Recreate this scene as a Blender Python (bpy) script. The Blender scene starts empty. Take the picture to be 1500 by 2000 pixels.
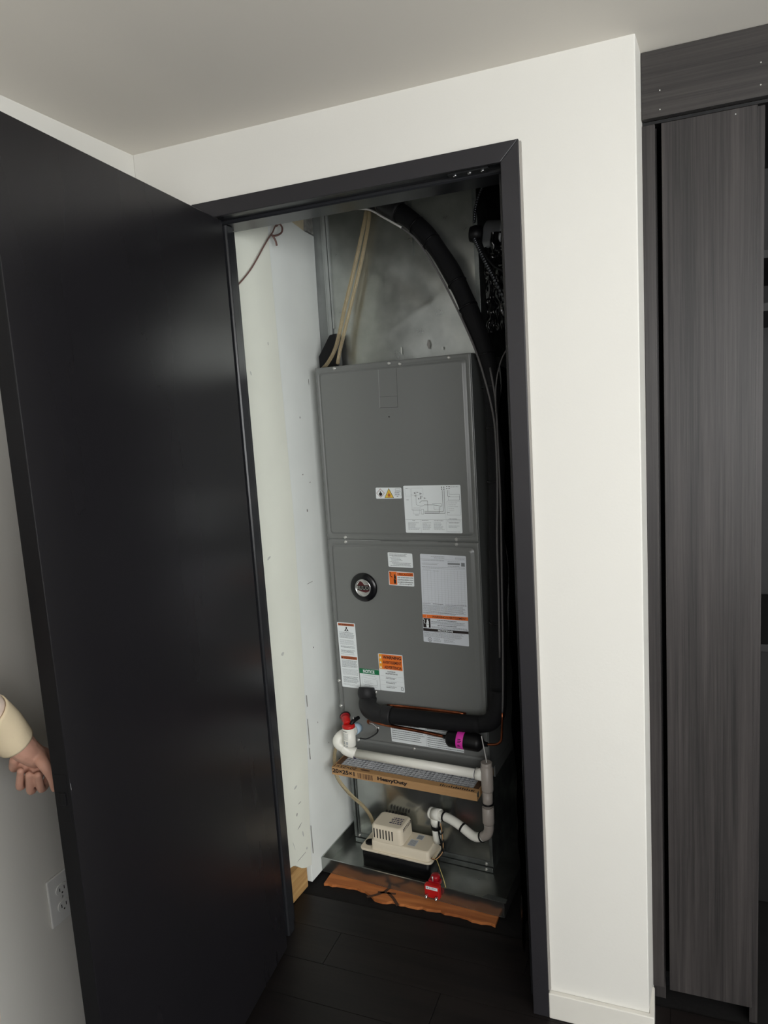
import bpy, bmesh, math, random
from mathutils import Vector, Matrix, noise
random.seed(7)
S = bpy.context.scene
COL = S.collection
PI = math.pi

# ------------------------------------------------------------------ camera
CAMLOC = Vector((1.0660, -1.6240, 1.5348))
YAW, PITCH, ROLL, FPX = math.radians(-21.743), math.radians(-7.766), math.radians(-3.674), 1383.87
fw = Vector((math.sin(YAW)*math.cos(PITCH), math.cos(YAW)*math.cos(PITCH), math.sin(PITCH)))
rt = Vector((math.cos(YAW), -math.sin(YAW), 0)); up = rt.cross(fw)
r2 = math.cos(ROLL)*rt + math.sin(ROLL)*up
u2 = -math.sin(ROLL)*rt + math.cos(ROLL)*up
cam = bpy.data.cameras.new('camera'); camo = bpy.data.objects.new('camera', cam); COL.objects.link(camo)
camo.matrix_world = Matrix(((r2.x, u2.x, -fw.x, CAMLOC.x), (r2.y, u2.y, -fw.y, CAMLOC.y),
                            (r2.z, u2.z, -fw.z, CAMLOC.z), (0, 0, 0, 1)))
cam.sensor_fit = 'VERTICAL'; cam.sensor_height = 36.0; cam.lens = 36.0*FPX/2000.0
cam.clip_start = 0.02
S.camera = camo

# ------------------------------------------------------------------ world, window light, exposure
w = bpy.data.worlds.new('world'); S.world = w; w.use_nodes = True
bg = w.node_tree.nodes['Background']
bg.inputs['Color'].default_value = (0.90, 0.95, 1.0, 1); bg.inputs['Strength'].default_value = 1.2
def area_light(name, loc, target, sx, sy, power, color):
    l = bpy.data.lights.new(name, 'AREA'); l.shape = 'RECTANGLE'; l.size = sx; l.size_y = sy
    l.energy = power; l.color = color
    o = bpy.data.objects.new(name, l); COL.objects.link(o); o.location = loc
    o.rotation_euler = (Vector(target)-Vector(loc)).to_track_quat('-Z', 'Y').to_euler()
    return o
area_light('window_daylight', (2.05, -3.02, 1.48), (1.85, 0.0, 1.42), 1.9, 1.30, 56, (1.0, 1.0, 0.995))
area_light('side_window_daylight', (3.13, -1.90, 1.48), (0.0, -.75, 1.42), 2.1, 1.30, 48, (1.0, 1.0, 0.995))
S.view_settings.view_transform = 'Standard'; S.view_settings.look = 'None'
S.view_settings.gamma = 1.0; S.view_settings.use_curve_mapping = False
S.view_settings.exposure = 0.0

# ------------------------------------------------------------------ frames
A0 = math.radians(-4.426)                         # the closet equipment stands slightly turned
UO = Vector((0.01265, 0.4853, 0.0))
H = 2.256                                         # room ceiling
XL, XR = -0.23, 1.022
ROOM = (Vector((0, 0, 0)), 0.0)
CLO = (UO, A0)
def W(s, d, h):                                   # closet frame -> world
    return UO + Vector((math.cos(A0)*s - math.sin(A0)*d, math.sin(A0)*s + math.cos(A0)*d, h))

# ------------------------------------------------------------------ materials
def lin(c):
    return tuple(((x/255)/12.92 if x/255 <= 0.04045 else ((x/255+0.055)/1.055)**2.4) for x in c)
def mat(name, rgb, rough=0.5, metal=0.0, spec=0.5, var=0.0, vscale=6.0, bump=0.0, bscale=60.0,
        stretch=None, rgb2=None, coat=0.0, trans=0.0, ior=1.45, detail=4.0, lo=0.35, hi=0.7, rvar=0.0):
    m = bpy.data.materials.new(name); m.use_nodes = True
    nt = m.node_tree; b = nt.nodes['Principled BSDF']
    c = lin(rgb)
    b.inputs['Base Color'].default_value = (*c, 1)
    b.inputs['Roughness'].default_value = rough; b.inputs['Metallic'].default_value = metal
    b.inputs['Specular IOR Level'].default_value = spec; b.inputs['IOR'].default_value = ior
    b.inputs['Coat Weight'].default_value = coat; b.inputs['Transmission Weight'].default_value = trans
    if var or bump or rgb2 or rvar:
        tc = nt.nodes.new('ShaderNodeTexCoord'); mp = nt.nodes.new('ShaderNodeMapping')
        nt.links.new(tc.outputs['Object'], mp.inputs['Vector'])
        if stretch: mp.inputs['Scale'].default_value = stretch
    if var or rgb2 or rvar:
        n = nt.nodes.new('ShaderNodeTexNoise'); n.inputs['Scale'].default_value = vscale; n.inputs['Detail'].default_value = detail
        nt.links.new(mp.outputs['Vector'], n.inputs['Vector'])
        r = nt.nodes.new('ShaderNodeValToRGB')
        r.color_ramp.elements[0].position = lo; r.color_ramp.elements[1].position = hi
        if rgb2: c2 = lin(rgb2)
        else: c2 = tuple(x*(1-var) for x in c)
        r.color_ramp.elements[0].color = (*c2, 1); r.color_ramp.elements[1].color = (*c, 1)
        nt.links.new(n.outputs['Fac'], r.inputs['Fac'])
        if var or rgb2: nt.links.new(r.outputs['Color'], b.inputs['Base Color'])
        if rvar:
            mr = nt.nodes.new('ShaderNodeMapRange'); mr.inputs['To Min'].default_value = rough-rvar; mr.inputs['To Max'].default_value = rough+rvar
            nt.links.new(n.outputs['Fac'], mr.inputs['Value']); nt.links.new(mr.outputs['Result'], b.inputs['Roughness'])
    if bump:
        n2 = nt.nodes.new('ShaderNodeTexNoise'); n2.inputs['Scale'].default_value = bscale; n2.inputs['Detail'].default_value = 3
        nt.links.new(mp.outputs['Vector'], n2.inputs['Vector'])
        bp = nt.nodes.new('ShaderNodeBump'); bp.inputs['Strength'].default_value = bump; bp.inputs['Distance'].default_value = 0.002
        nt.links.new(n2.outputs['Fac'], bp.inputs['Height']); nt.links.new(bp.outputs['Normal'], b.inputs['Normal'])
    return m
M = {}
M['wall'] = mat('white_wall_paint', (213, 211, 205), 0.55, spec=0.25, bump=0.08, bscale=180, var=0.02, vscale=3)
M['ceil'] = mat('ceiling_paint', (226, 221, 212), 0.8, spec=0.1, bump=0.05, bscale=120)
M['dry1'] = mat('closet_drywall_yellowish', (234, 236, 224), 0.6, spec=0.2, var=0.06, vscale=5, bump=0.15, bscale=25)  # slightly yellower than the deeper drywall panel
M['dry2'] = mat('closet_drywall', (236, 240, 236), 0.6, spec=0.2, var=0.05, vscale=7, bump=0.1, bscale=20)
M['torn'] = mat('torn_drywall_paper', (220, 208, 178), 0.8, var=0.2, vscale=20)
M['smear'] = mat('compound_smear', (192, 194, 188), 0.8, spec=0.1)
M['scuff'] = mat('scuff_mark', (138, 136, 132), 0.8, spec=0.1)
M['greyboard'] = mat('drywall_core', (165, 165, 160), 0.9, var=0.35, vscale=60)
M['base'] = mat('baseboard_paint', (214, 211, 203), 0.4, var=0.05, vscale=8)
M['caulk'] = mat('grey_caulk', (150, 146, 140), 0.7)
M['trim'] = mat('black_casing_paint', (39, 38, 41), 0.38, spec=0.45, bump=0.03, bscale=90)
M['jamb'] = mat('black_jamb_paint', (34, 35, 38), 0.25, spec=0.5)
M['door'] = mat('black_door_lacquer', (25, 24, 27), 0.28, spec=0.5, bump=0.03, bscale=40, stretch=(1, 1, .15), rvar=0.05, vscale=4)
M['dooredge'] = mat('black_door_edge', (16, 16, 18), 0.6, spec=0.2)
M['knob'] = mat('dark_polished_knob', (30, 30, 32), 0.15, metal=0.6)
M['floor'] = mat('dark_stained_plank', (27, 23, 22), 0.42, spec=0.35, rgb2=(17, 15, 15), vscale=9, stretch=(.35, 5, 1), bump=0.1, bscale=30)
M['mastic'] = mat('black_mastic', (24, 23, 23), 0.75, bump=0.5, bscale=50, spec=0.2)
M['ply'] = mat('orange_plywood', (188, 116, 62), 0.65, rgb2=(148, 84, 42), vscale=14, stretch=(.4, 4, 1), bump=0.2, bscale=40)
M['stain'] = mat('dark_stain', (70, 45, 30), 0.7)
M['lumber'] = mat('bottom_plate_lumber', (196, 160, 106), 0.65, rgb2=(166, 126, 78), vscale=10, stretch=(1, .5, 8))
M['stud'] = mat('old_stud_wood', (138, 100, 66), 0.7, rgb2=(96, 66, 42), vscale=16, stretch=(6, 6, .6))
M['ahu'] = mat('grey_powder_coat', (112, 114, 112), 0.29, spec=0.5, bump=0.02, bscale=300)
M['ahuedge'] = mat('worn_edge_and_glint_grey', (150, 152, 150), 0.4)  # worn cabinet edges, also the painted glint on the door
M['screw'] = mat('zinc_screw', (200, 200, 196), 0.35, metal=0.7)
M['galv'] = mat('galvanised_steel', (184, 187, 183), 0.30, metal=0.95, rgb2=(166, 169, 165), vscale=22, detail=6, bump=0.02, bscale=10, rvar=0.06, lo=.3, hi=.75)
M['galvpale'] = mat('pale_galvanised_steel', (172, 176, 174), 0.5, metal=0.35, rgb2=(150, 154, 152), vscale=12)
M['galvsmooth'] = mat('smooth_galvanised_steel', (178, 181, 178), 0.20, metal=0.95, rgb2=(160, 163, 160), vscale=14, rvar=0.05)
M['galvdull'] = mat('dull_galvanised_steel', (150, 155, 153), 0.42, metal=0.9, rgb2=(118, 122, 120), vscale=22, bump=0.06, bscale=10)
M['black'] = mat('black_plastic', (12, 12, 14), 0.45, spec=0.3)
M['blackgloss'] = mat('glossy_black_wrap', (13, 13, 15), 0.14, spec=0.6)
M['blackwall'] = mat('near_black_wall', (17, 17, 19), 0.6, spec=0.2)  # even near-black for the closet back, right wall and ceiling
M['foam'] = mat('black_foam_insulation', (17, 17, 19), 0.75, spec=0.25, bump=0.25, bscale=120)
M['foamtape'] = mat('black_foam_tape', (24, 24, 26), 0.6, bump=0.2, bscale=60)
M['copper'] = mat('copper_tube', (190, 112, 76), 0.28, metal=1.0, rgb2=(120, 66, 44), vscale=30)
M['pvc'] = mat('white_pvc', (232, 231, 222), 0.32, spec=0.45)
M['pvcg'] = mat('grey_pvc', (160, 152, 145), 0.4)
M['pvcline'] = mat('pipe_glue_line', (70, 66, 90), 0.5)
M['bluefit'] = mat('pale_blue_fitting', (176, 200, 218), 0.4)
M['red'] = mat('red_plastic', (186, 30, 28), 0.35, spec=0.4)
M['darkred'] = mat('crimson_plastic', (150, 16, 28), 0.35)
M['magenta'] = mat('magenta_sticker', (214, 52, 168), 0.5)
M['cardboard'] = mat('cardboard', (178, 140, 98), 0.75, spec=0.15, var=0.1, vscale=30, stretch=(1, 6, 6))
M['ink'] = mat('printed_ink', (34, 26, 24), 0.7)
M['inkb'] = mat('brown_ink', (92, 66, 46), 0.75)
M['inkg'] = mat('fine_print_ink', (122, 126, 128), 0.7)
M['inkl'] = mat('pale_fine_print_ink', (166, 170, 172), 0.7)
M['media'] = mat('grey_filter_media', (222, 224, 228), 0.9, spec=0.1, rgb2=(170, 172, 178), vscale=120)
M['wire'] = mat('filter_support_wire', (225, 227, 228), 0.45, metal=0.3)
M['cream'] = mat('cream_pump_plastic', (222, 211, 190), 0.42)
M['creamd'] = mat('cream_recess', (190, 178, 158), 0.5)
M['slot'] = mat('dark_slot', (20, 18, 17), 0.8)
M['paper'] = mat('white_label_paper', (226, 231, 232), 0.45)
M['papers'] = mat('silver_label_paper', (206, 210, 216), 0.4)
M['orange'] = mat('label_orange', (226, 112, 44), 0.5)
M['brownor'] = mat('label_brown_orange', (176, 92, 52), 0.5)
M['amber'] = mat('label_amber', (236, 160, 40), 0.5)
M['yellow'] = mat('label_yellow', (226, 190, 74), 0.5)
M['green'] = mat('label_green', (22, 112, 70), 0.5)
M['hazred'] = mat('label_red_line', (140, 60, 58), 0.5)
M['logored'] = mat('badge_red', (74, 24, 28), 0.3)
M['chrome'] = mat('chrome_ring', (214, 214, 216), 0.18, metal=1.0)
M['badge'] = mat('badge_black', (14, 14, 17), 0.25)
M['shadowtape'] = mat('clear_tape', (112, 114, 113), 0.2)
M['tube'] = mat('aged_clear_vinyl', (222, 206, 172), 0.10, trans=0.78, ior=1.22, spec=0.6)
M['wirebrown'] = mat('brown_thermostat_wire', (112, 84, 78), 0.6)
M['wirewhite'] = mat('white_wire', (206, 204, 200), 0.5)
M['wiregrey'] = mat('grey_control_wire', (92, 90, 90), 0.5)
M['wireyel'] = mat('yellow_wire', (196, 180, 116), 0.5)
M['wireor'] = mat('tan_wire', (186, 142, 96), 0.5)
M['armor'] = mat('armoured_cable', (74, 76, 80), 0.35, metal=0.8)
M['ductblack'] = mat('dark_duct_metal', (92, 94, 96), 0.35, metal=0.9)
M['collarmetal'] = mat('brushed_collar_metal', (150, 152, 154), 0.4, metal=0.55)
M['skin'] = mat('skin', (206, 158, 138), 0.5, spec=0.35, var=0.12, vscale=25, bump=0.08, bscale=200)
M['sleeve'] = mat('cream_sweatshirt', (222, 205, 174), 0.85, spec=0.1, bump=0.2, bscale=250)
M['hood'] = mat('pale_pink_fleece', (226, 206, 192), 0.9, spec=0.1, bump=0.3, bscale=150)
M['denim'] = mat('dark_denim', (46, 52, 66), 0.85, spec=0.1, bump=0.2, bscale=300)
M['hair'] = mat('dark_hair', (34, 26, 22), 0.5, bump=0.5, bscale=80, stretch=(6, 6, 1))
M['shoe'] = mat('white_shoe', (205, 203, 198), 0.6)
M['eye'] = mat('eye_white', (225, 222, 216), 0.3)
M['iris'] = mat('brown_iris', (52, 34, 24), 0.2)
M['lip'] = mat('lip', (160, 92, 84), 0.5)
M['plate'] = mat('white_outlet_plastic', (216, 216, 214), 0.35)
M['glass'] = mat('window_glass', (245, 250, 250), 0.02, trans=1.0, ior=1.05)
def wood_grain(name, c1, c2, vertical=True, rough=0.42):
    m = mat(name, c1, rough, spec=0.35)
    nt = m.node_tree; b = nt.nodes['Principled BSDF']
    tc = nt.nodes.new('ShaderNodeTexCoord'); mp = nt.nodes.new('ShaderNodeMapping')
    mp.inputs['Scale'].default_value = (260, 260, 3.2) if vertical else (3.2, 260, 260)
    n = nt.nodes.new('ShaderNodeTexNoise'); n.inputs['Scale'].default_value = 1.0; n.inputs['Detail'].default_value = 5; n.inputs['Roughness'].default_value = .7
    mp2 = nt.nodes.new('ShaderNodeMapping'); mp2.inputs['Scale'].default_value = (38, 38, .9) if vertical else (.9, 38, 38)
    n2 = nt.nodes.new('ShaderNodeTexNoise'); n2.inputs['Scale'].default_value = 1.0; n2.inputs['Detail'].default_value = 3
    add = nt.nodes.new('ShaderNodeMath'); add.operation = 'ADD'
    r = nt.nodes.new('ShaderNodeValToRGB')
    r.color_ramp.elements[0].position = .38; r.color_ramp.elements[1].position = .68
    r.color_ramp.elements[0].color = (*lin(c2), 1); r.color_ramp.elements[1].color = (*lin(c1), 1)
    hf = nt.nodes.new('ShaderNodeMath'); hf.operation = 'MULTIPLY'; hf.inputs[1].default_value = 0.5
    L = nt.links.new
    L(tc.outputs['Object'], mp.inputs['Vector']); L(tc.outputs['Object'], mp2.inputs['Vector'])
    L(mp.outputs['Vector'], n.inputs['Vector']); L(mp2.outputs['Vector'], n2.inputs['Vector'])
    L(n.outputs['Fac'], add.inputs[0]); L(n2.outputs['Fac'], add.inputs[1]); L(add.outputs[0], hf.inputs[0])
    L(hf.outputs[0], r.inputs['Fac']); L(r.outputs['Color'], b.inputs['Base Color'])
    bp = nt.nodes.new('ShaderNodeBump'); bp.inputs['Strength'].default_value = .15; bp.inputs['Distance'].default_value = .001
    L(n.outputs['Fac'], bp.inputs['Height']); L(bp.outputs['Normal'], b.inputs['Normal'])
    return m
M['oakv'] = wood_grain('dark_grey_oak_upright', (68, 64, 63), (36, 34, 34))
M['oakh'] = wood_grain('dark_grey_oak_level', (66, 63, 61), (40, 38, 38), False)
M['oakd'] = mat('shaded_wardrobe_inside', (9, 9, 10), 0.6)  # near-black wood, shade of the recess and fascia gap put into its colour

# ------------------------------------------------------------------ mesh builder
def catmull(pts, k=6):
    P = [Vector(p) for p in pts]
    if len(P) < 3: return P
    out = []
    for i in range(len(P)-1):
        p0 = P[i-1] if i > 0 else 2*P[0]-P[1]
        p1, p2 = P[i], P[i+1]
        p3 = P[i+2] if i+2 < len(P) else 2*P[-1]-P[-2]
        for j in range(k):
            t = j/k
            out.append(0.5*((2*p1)+(p2-p0)*t+(2*p0-5*p1+4*p2-p3)*t*t+(3*p1-p0-3*p2+p3)*t**3))
    out.append(P[-1]); return out
class MB:
    def __init__(self): self.v = []; self.f = []; self.m = []; self.s = []
    def add(self, vs, fs, m=0, smooth=False):
        o = len(self.v); self.v += [tuple(p) for p in vs]
        for f in fs:
            self.f.append([o+i for i in f]); self.m.append(m); self.s.append(smooth)
        return self
    def box(self, a, b, m=0):
        x0, y0, z0 = a; x1, y1, z1 = b
        self.add([(x0,y0,z0),(x1,y0,z0),(x1,y1,z0),(x0,y1,z0),(x0,y0,z1),(x1,y0,z1),(x1,y1,z1),(x0,y1,z1)],
                 [(3,2,1,0),(4,5,6,7),(0,1,5,4),(1,2,6,5),(2,3,7,6),(3,0,4,7)], m); return self
    def tube(self, pts, r, n=14, m=0, caps=True, k=0, twist=None):
        P = catmull(pts, k) if k else [Vector(p) for p in pts]
        N = len(P)
        if callable(r): R = [r(i/(N-1)) for i in range(N)]
        elif isinstance(r, (list, tuple)):
            if len(r) == N: R = list(r)
            else:
                R = []
                for i in range(N):
                    q = i/(N-1)*(len(r)-1); a = min(int(q), len(r)-2); R.append(r[a]*(1-(q-a))+r[a+1]*(q-a))
        else: R = [r]*N
        T = []
        for i in range(N):
            a = P[max(0, i-1)]; b = P[min(N-1, i+1)]; d = b-a
            if d.length < 1e-7: d = (P[-1]-P[0])
            T.append(d.normalized())
        ref = Vector((0, 0, 1)) if abs(T[0].z) < .9 else Vector((1, 0, 0))
        nx = T[0].cross(ref).normalized(); vs = []
        for i in range(N):
            nx = (nx - T[i]*nx.dot(T[i])).normalized(); ny = T[i].cross(nx)
            for j in range(n):
                a = 2*PI*j/n; vs.append(P[i]+(nx*math.cos(a)+ny*math.sin(a))*R[i])
        fs = [(i*n+j, i*n+(j+1) % n, (i+1)*n+(j+1) % n, (i+1)*n+j) for i in range(N-1) for j in range(n)]
        self.add(vs, fs, m, True)
        if caps:
            self.add(vs[:n], [tuple(range(n))[::-1]], m); self.add(vs[-n:], [tuple(range(n))], m)
        return self
    def cyl(self, p0, p1, r, n=24, m=0, r1=None): return self.tube([p0, p1], [r, r if r1 is None else r1], n, m)
    def spin(self, p, ax, prof, n=28, m=0):        # surface of revolution: prof = [(t along axis, radius)]
        ax = Vector(ax).normalized(); P = [Vector(p)+ax*t for t, _ in prof]
        ref = Vector((0, 0, 1)) if abs(ax.z) < .9 else Vector((1, 0, 0))
        nx = ax.cross(ref).normalized(); ny = ax.cross(nx); vs = []
        for (t, r), q in zip(prof, P):
            for j in range(n):
                a = 2*PI*j/n; vs.append(q+(nx*math.cos(a)+ny*math.sin(a))*max(r, 1e-5))
        K = len(prof)
        fs = [(i*n+j, i*n+(j+1) % n, (i+1)*n+(j+1) % n, (i+1)*n+j) for i in range(K-1) for j in range(n)]
        self.add(vs, fs, m, True)
        self.add(vs[:n], [tuple(range(n))[::-1]], m); self.add(vs[-n:], [tuple(range(n))], m)
        return self
    def prism(self, poly, fn, t0, t1, m=0, smooth=False):   # fn(a, b, t) -> xyz
        n = len(poly); vs = [fn(a, b, t0) for a, b in poly]+[fn(a, b, t1) for a, b in poly]
        self.add(vs, [tuple(range(n))[::-1], tuple(range(n, 2*n))], m)
        self.add(vs, [(i, (i+1) % n, n+(i+1) % n, n+i) for i in range(n)], m, smooth)
        return self
    def grid(self, fn, na, nb, m=0, smooth=True):
        vs = [fn(i/na, j/nb) for j in range(nb+1) for i in range(na+1)]
        fs = [(j*(na+1)+i, j*(na+1)+i+1, (j+1)*(na+1)+i+1, (j+1)*(na+1)+i) for j in range(nb) for i in range(na)]
        self.add(vs, fs, m, smooth); return self
    def ball(self, c, r, m=0, n=14, sc=(1, 1, 1)):
        c = Vector(c); vs = []; fs = []
        for i in range(n+1):
            t = PI*i/n
            for j in range(2*n):
                a = PI*j/n
                vs.append(c+Vector((r*sc[0]*math.sin(t)*math.cos(a), r*sc[1]*math.sin(t)*math.sin(a), r*sc[2]*math.cos(t))))
        for i in range(n):
            for j in range(2*n): fs.append((i*2*n+j, (i+1)*2*n+j, (i+1)*2*n+(j+1) % (2*n), i*2*n+(j+1) % (2*n)))
        self.add(vs, fs, m, True); return self
    # --- flat print on the closet-facing front plane (s to the right, h up, at depth d)
    def rect(self, s0, s1, h0, h1, d, m=0):
        self.add([(s0, d, h0), (s1, d, h0), (s1, d, h1), (s0, d, h1)], [(0, 1, 2, 3)], m); return self
    def poly(self, pts, d, m=0):
        self.add([(s, d, h) for s, h in pts], [tuple(range(len(pts)))], m); return self
    def line(self, pts, wd, d, m=0):
        for (a, b), (c, e) in zip(pts[:-1], pts[1:]):
            v = Vector((c-a, e-b)); n = Vector((-v.y, v.x)).normalized()*wd/2
            self.poly([(a-n.x, b-n.y), (c-n.x, e-n.y), (c+n.x, e+n.y), (a+n.x, b+n.y)], d, m)
        return self
    def words(self, s0, s1, h, ht, d, m=0, fill=1.0, rnd=None):
        rnd = rnd or random; s = s0; end = s0+(s1-s0)*fill
        while s < end-0.0015:
            wl = min(rnd.uniform(.0015, .0070), end-s); self.rect(s, s+wl, h, h+ht*.72, d, m); s += wl+0.0009
        return self
    def para(self, s0, s1, h1, h0, step, ht, d, m=0, ragged=.25):
        h = h1-ht
        while h > h0:
            self.words(s0, s1, h, ht, d, m, 1-random.random()*ragged); h -= step
        return self
    def build(self, name, mats, parent=None, frame=ROOM, bevel=0.0, seg=2, kind=None):
        me = bpy.data.meshes.new(name)
        vs = self.v; off = Vector((0, 0, 0))
        if parent is None:
            lo = [min(p[i] for p in vs) for i in range(3)]; hi = [max(p[i] for p in vs) for i in range(3)]
            off = Vector(((lo[0]+hi[0])/2, (lo[1]+hi[1])/2, lo[2])); vs = [tuple(Vector(p)-off) for p in vs]
        me.from_pydata(vs, [], self.f); me.validate()
        for mm in (mats if isinstance(mats, (list, tuple)) else [mats]): me.materials.append(M[mm])
        if len(me.polygons) == len(self.f):
            me.polygons.foreach_set('material_index', self.m); me.polygons.foreach_set('use_smooth', self.s)
        bm = bmesh.new(); bm.from_mesh(me); bmesh.ops.remove_doubles(bm, verts=bm.verts, dist=1e-6)
        if not getattr(self, 'flat', False): bmesh.ops.recalc_face_normals(bm, faces=bm.faces)
        bm.to_mesh(me); bm.free(); me.update()
        o = bpy.data.objects.new(name, me); COL.objects.link(o)
        if parent is None:
            c, a = frame
            o.location = c + Matrix.Rotation(a, 3, 'Z') @ off; o.rotation_euler = (0, 0, a)
        else:
            o.parent = parent
            if 'base' in parent: o.location = -Vector(parent['base'])
        if bevel:
            b = o.modifiers.new('bevel', 'BEVEL'); b.width = bevel; b.segments = seg; b.limit_method = 'ANGLE'; b.angle_limit = math.radians(40)
            b.harden_normals = False
        if kind: o['kind'] = kind
        return o
BASES = []
def thing(name, label, cat, base=(0, 0, 0), frame=ROOM, group=None):
    o = bpy.data.objects.new(name, None); COL.objects.link(o)
    c, a = frame
    o.location = c + Matrix.Rotation(a, 3, 'Z') @ Vector(base); o.rotation_euler = (0, 0, a)
    o.empty_display_size = 0.05; o['base'] = tuple(base); BASES.append(o)
    return tag(o, label, cat, group)
def tag(o, label, cat, group=None):
    o['label'] = label; o['category'] = cat
    if group: o['group'] = group
    return o
def struct(o):
    o['kind'] = 'structure'; return o
def sroot(name, base=(0, 0, 0), frame=ROOM):
    o = bpy.data.objects.new(name, None); COL.objects.link(o)
    c, a = frame; o.location = c + Matrix.Rotation(a, 3, 'Z') @ Vector(base); o.rotation_euler = (0, 0, a)
    o['base'] = tuple(base); BASES.append(o); o['kind'] = 'structure'; return o
def box(a, b, m=0): return MB().box(a, b, m)
def dup(o, loc=None, parent=None):
    c = o.copy(); COL.objects.link(c)
    if parent is not None: c.parent = parent
    if loc is not None: c.location = loc
    return c
# text glyphs as flat meshes, cached as unit geometry
_T = {}
def glyphs(txt, bold=0.0):
    key = (txt, bold)
    if key in _T: return _T[key]
    cu = bpy.data.curves.new('t', 'FONT'); cu.body = txt; cu.offset = bold; cu.resolution_u = 3
    o = bpy.data.objects.new('t', cu); COL.objects.link(o)
    dg = bpy.context.evaluated_depsgraph_get(); me = o.evaluated_get(dg).to_mesh()
    vs = [tuple(v.co)[:2] for v in me.vertices]; fs = [tuple(p.vertices) for p in me.polygons]
    o.evaluated_get(dg).to_mesh_clear(); bpy.data.objects.remove(o); bpy.data.curves.remove(cu)
    x0 = min(v[0] for v in vs); x1 = max(v[0] for v in vs); y0 = min(v[1] for v in vs); y1 = max(v[1] for v in vs)
    vs = [((a-x0)/(x1-x0), (b-y0)/(y1-y0)) for a, b in vs]
    _T[key] = (vs, fs); return _T[key]
def text(mb, txt, s0, s1, h0, h1, d, m=0, bold=0.02, flip=False, fn=None):
    vs, fs = glyphs(txt, bold)
    out = []
    for a, b in vs:
        if flip: a, b = 1-a, 1-b
        s, h = s0+(s1-s0)*a, h0+(h1-h0)*b
        out.append(fn(s, h) if fn else (s, d, h))
    mb.add(out, fs, m)
def flatmb():
    m = MB(); m.flat = True; return m

# ================================================================== THE ROOM
T_IN, T_OUT, XC = 2.060, 2.100, 0.785             # casing inner / outer top, casing outer right edge
XJ = 0.745                                        # right jamb line
struct(box((XL-.1, -3.15, -.06), (3.2, 1.3, -.006)).build('floor', 'mastic'))
floor = bpy.data.objects['floor']
fb = floor.location.copy()
planks = []
def plank(x0, x1, y0, y1):
    mb = box((x0-fb.x, y0-fb.y, -.006-fb.z), (x1-fb.x, y1-fb.y, random.uniform(-.0008, 0.0)-fb.z))
    mb.build('floor_plank', 'floor', floor)
yy = .235; row = 0
while yy > -2.2:
    x = -.22 + (-.55 if row % 3 == 1 else (-.2 if row % 3 == 2 else 0))
    ylo = yy-.128
    while x < 1.75:
        x1 = x+.92; a, b = max(x, -.228), min(x1, 1.75)
        if ylo > -.02: a, b = max(a, -.05), min(b, .80)
        if b-a > .03: plank(a+.0008, b-.0008, ylo+.0008, yy-.0008)
        x = x1
    yy = ylo; row += 1
# exposed plywood strip in front of the pan, with ragged edge of mastic
edge = []
for i in range(41):
    t = i/40; x = .0+.585*t
    y = .294-.022*t + .012*math.sin(t*9)*math.sin(t*3+1) + random.uniform(-.004, .004)
    if .28 < t < .42: y -= .022*math.sin((t-.28)/.14*PI)
    edge.append((x, y))
pl = MB().prism(edge+[(.588, .40), (.588, .62), (-.0, .65), (-.0, .36)], lambda a, b, t: (a-fb.x, b-fb.y, t-fb.z), -.006, .003)
pl.build('subfloor_board', 'ply', floor)
st = flatmb()
def zline(pts, wd):
    for (a, b), (c, e) in zip(pts[:-1], pts[1:]):
        v = Vector((c-a, e-b)).normalized()*wd/2; n = Vector((-v.y, v.x))
        st.add([(a-n.x-fb.x, b-n.y-fb.y, .0036-fb.z), (a+n.x-fb.x, b+n.y-fb.y, .0036-fb.z), (c+n.x-fb.x, e+n.y-fb.y, .0036-fb.z), (c-n.x-fb.x, e-n.y-fb.y, .0036-fb.z)], [(0, 1, 2, 3)], 0)
zline([(.222, .340), (.212, .312), (.19, .29), (.165, .272)], .010); zline([(.222, .312), (.25, .29), (.275, .262)], .010)
zline([(.19, .305), (.25, .312)], .008)
st.build('mastic_smear', 'stain', floor, kind='stuff')
struct(box((XL-.1, -3.2, H), (3.25, .115, H+.12)).box((XR+.003, .115, H), (3.25, 1.3, H+.12)).build('ceiling', 'ceil'))
# main white wall with the closet doorway
struct(MB().prism([(XL, 0), (-.02, 0), (-.02, T_IN+.02), (XJ+.004, T_IN+.02), (XJ+.004, 0), (XR, 0), (XR, 2.46), (XL, 2.46)],
                  lambda a, b, t: (a+(t/.115*.0095 if a == XR else 0), t, b), 0, .115).build('wall_back', 'wall', bevel=.0025))
struct(box((XL-.1, -3.1, 0), (XL, 1.3, 2.5)).build('wall_left', 'wall'))
struct(box((2.3, 0, 0), (3.2, .1, H)).build('wall_back_right', 'wall'))
WX0, WX1, WZ0, WZ1 = 1.05, 3.05, .80, 2.17
RY0, RY1 = -3.00, -.80
struct(box((XL-.1, -3.2, 0), (WX0, -3.1, H)).box((WX1, -3.2, 0), (3.3, -3.1, H)).box((WX0, -3.2, 0), (WX1, -3.1, WZ0))
       .box((WX0, -3.2, WZ1), (WX1, -3.1, H)).build('wall_front', 'wall'))
wn = sroot('window_1', ((WX0+WX1)/2, -3.15, WZ0))
f = MB()
for a, b in (((WX0, WZ0), (WX0+.05, WZ1)), ((WX1-.05, WZ0), (WX1, WZ1)), ((WX0+.05, WZ0), (WX1-.05, WZ0+.05)), ((WX0+.05, WZ1-.05), (WX1-.05, WZ1)), ((2.03, WZ0+.05), (2.07, WZ1-.05))):
    f.box((a[0], -3.18, a[1]), (b[0], -3.12, b[1]))
f.build('window_frame', 'base', wn, bevel=.003)
box((WX0+.05, -3.155, WZ0+.05), (2.03, -3.15, WZ1-.05)).build('window_pane', 'glass', wn)
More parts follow.
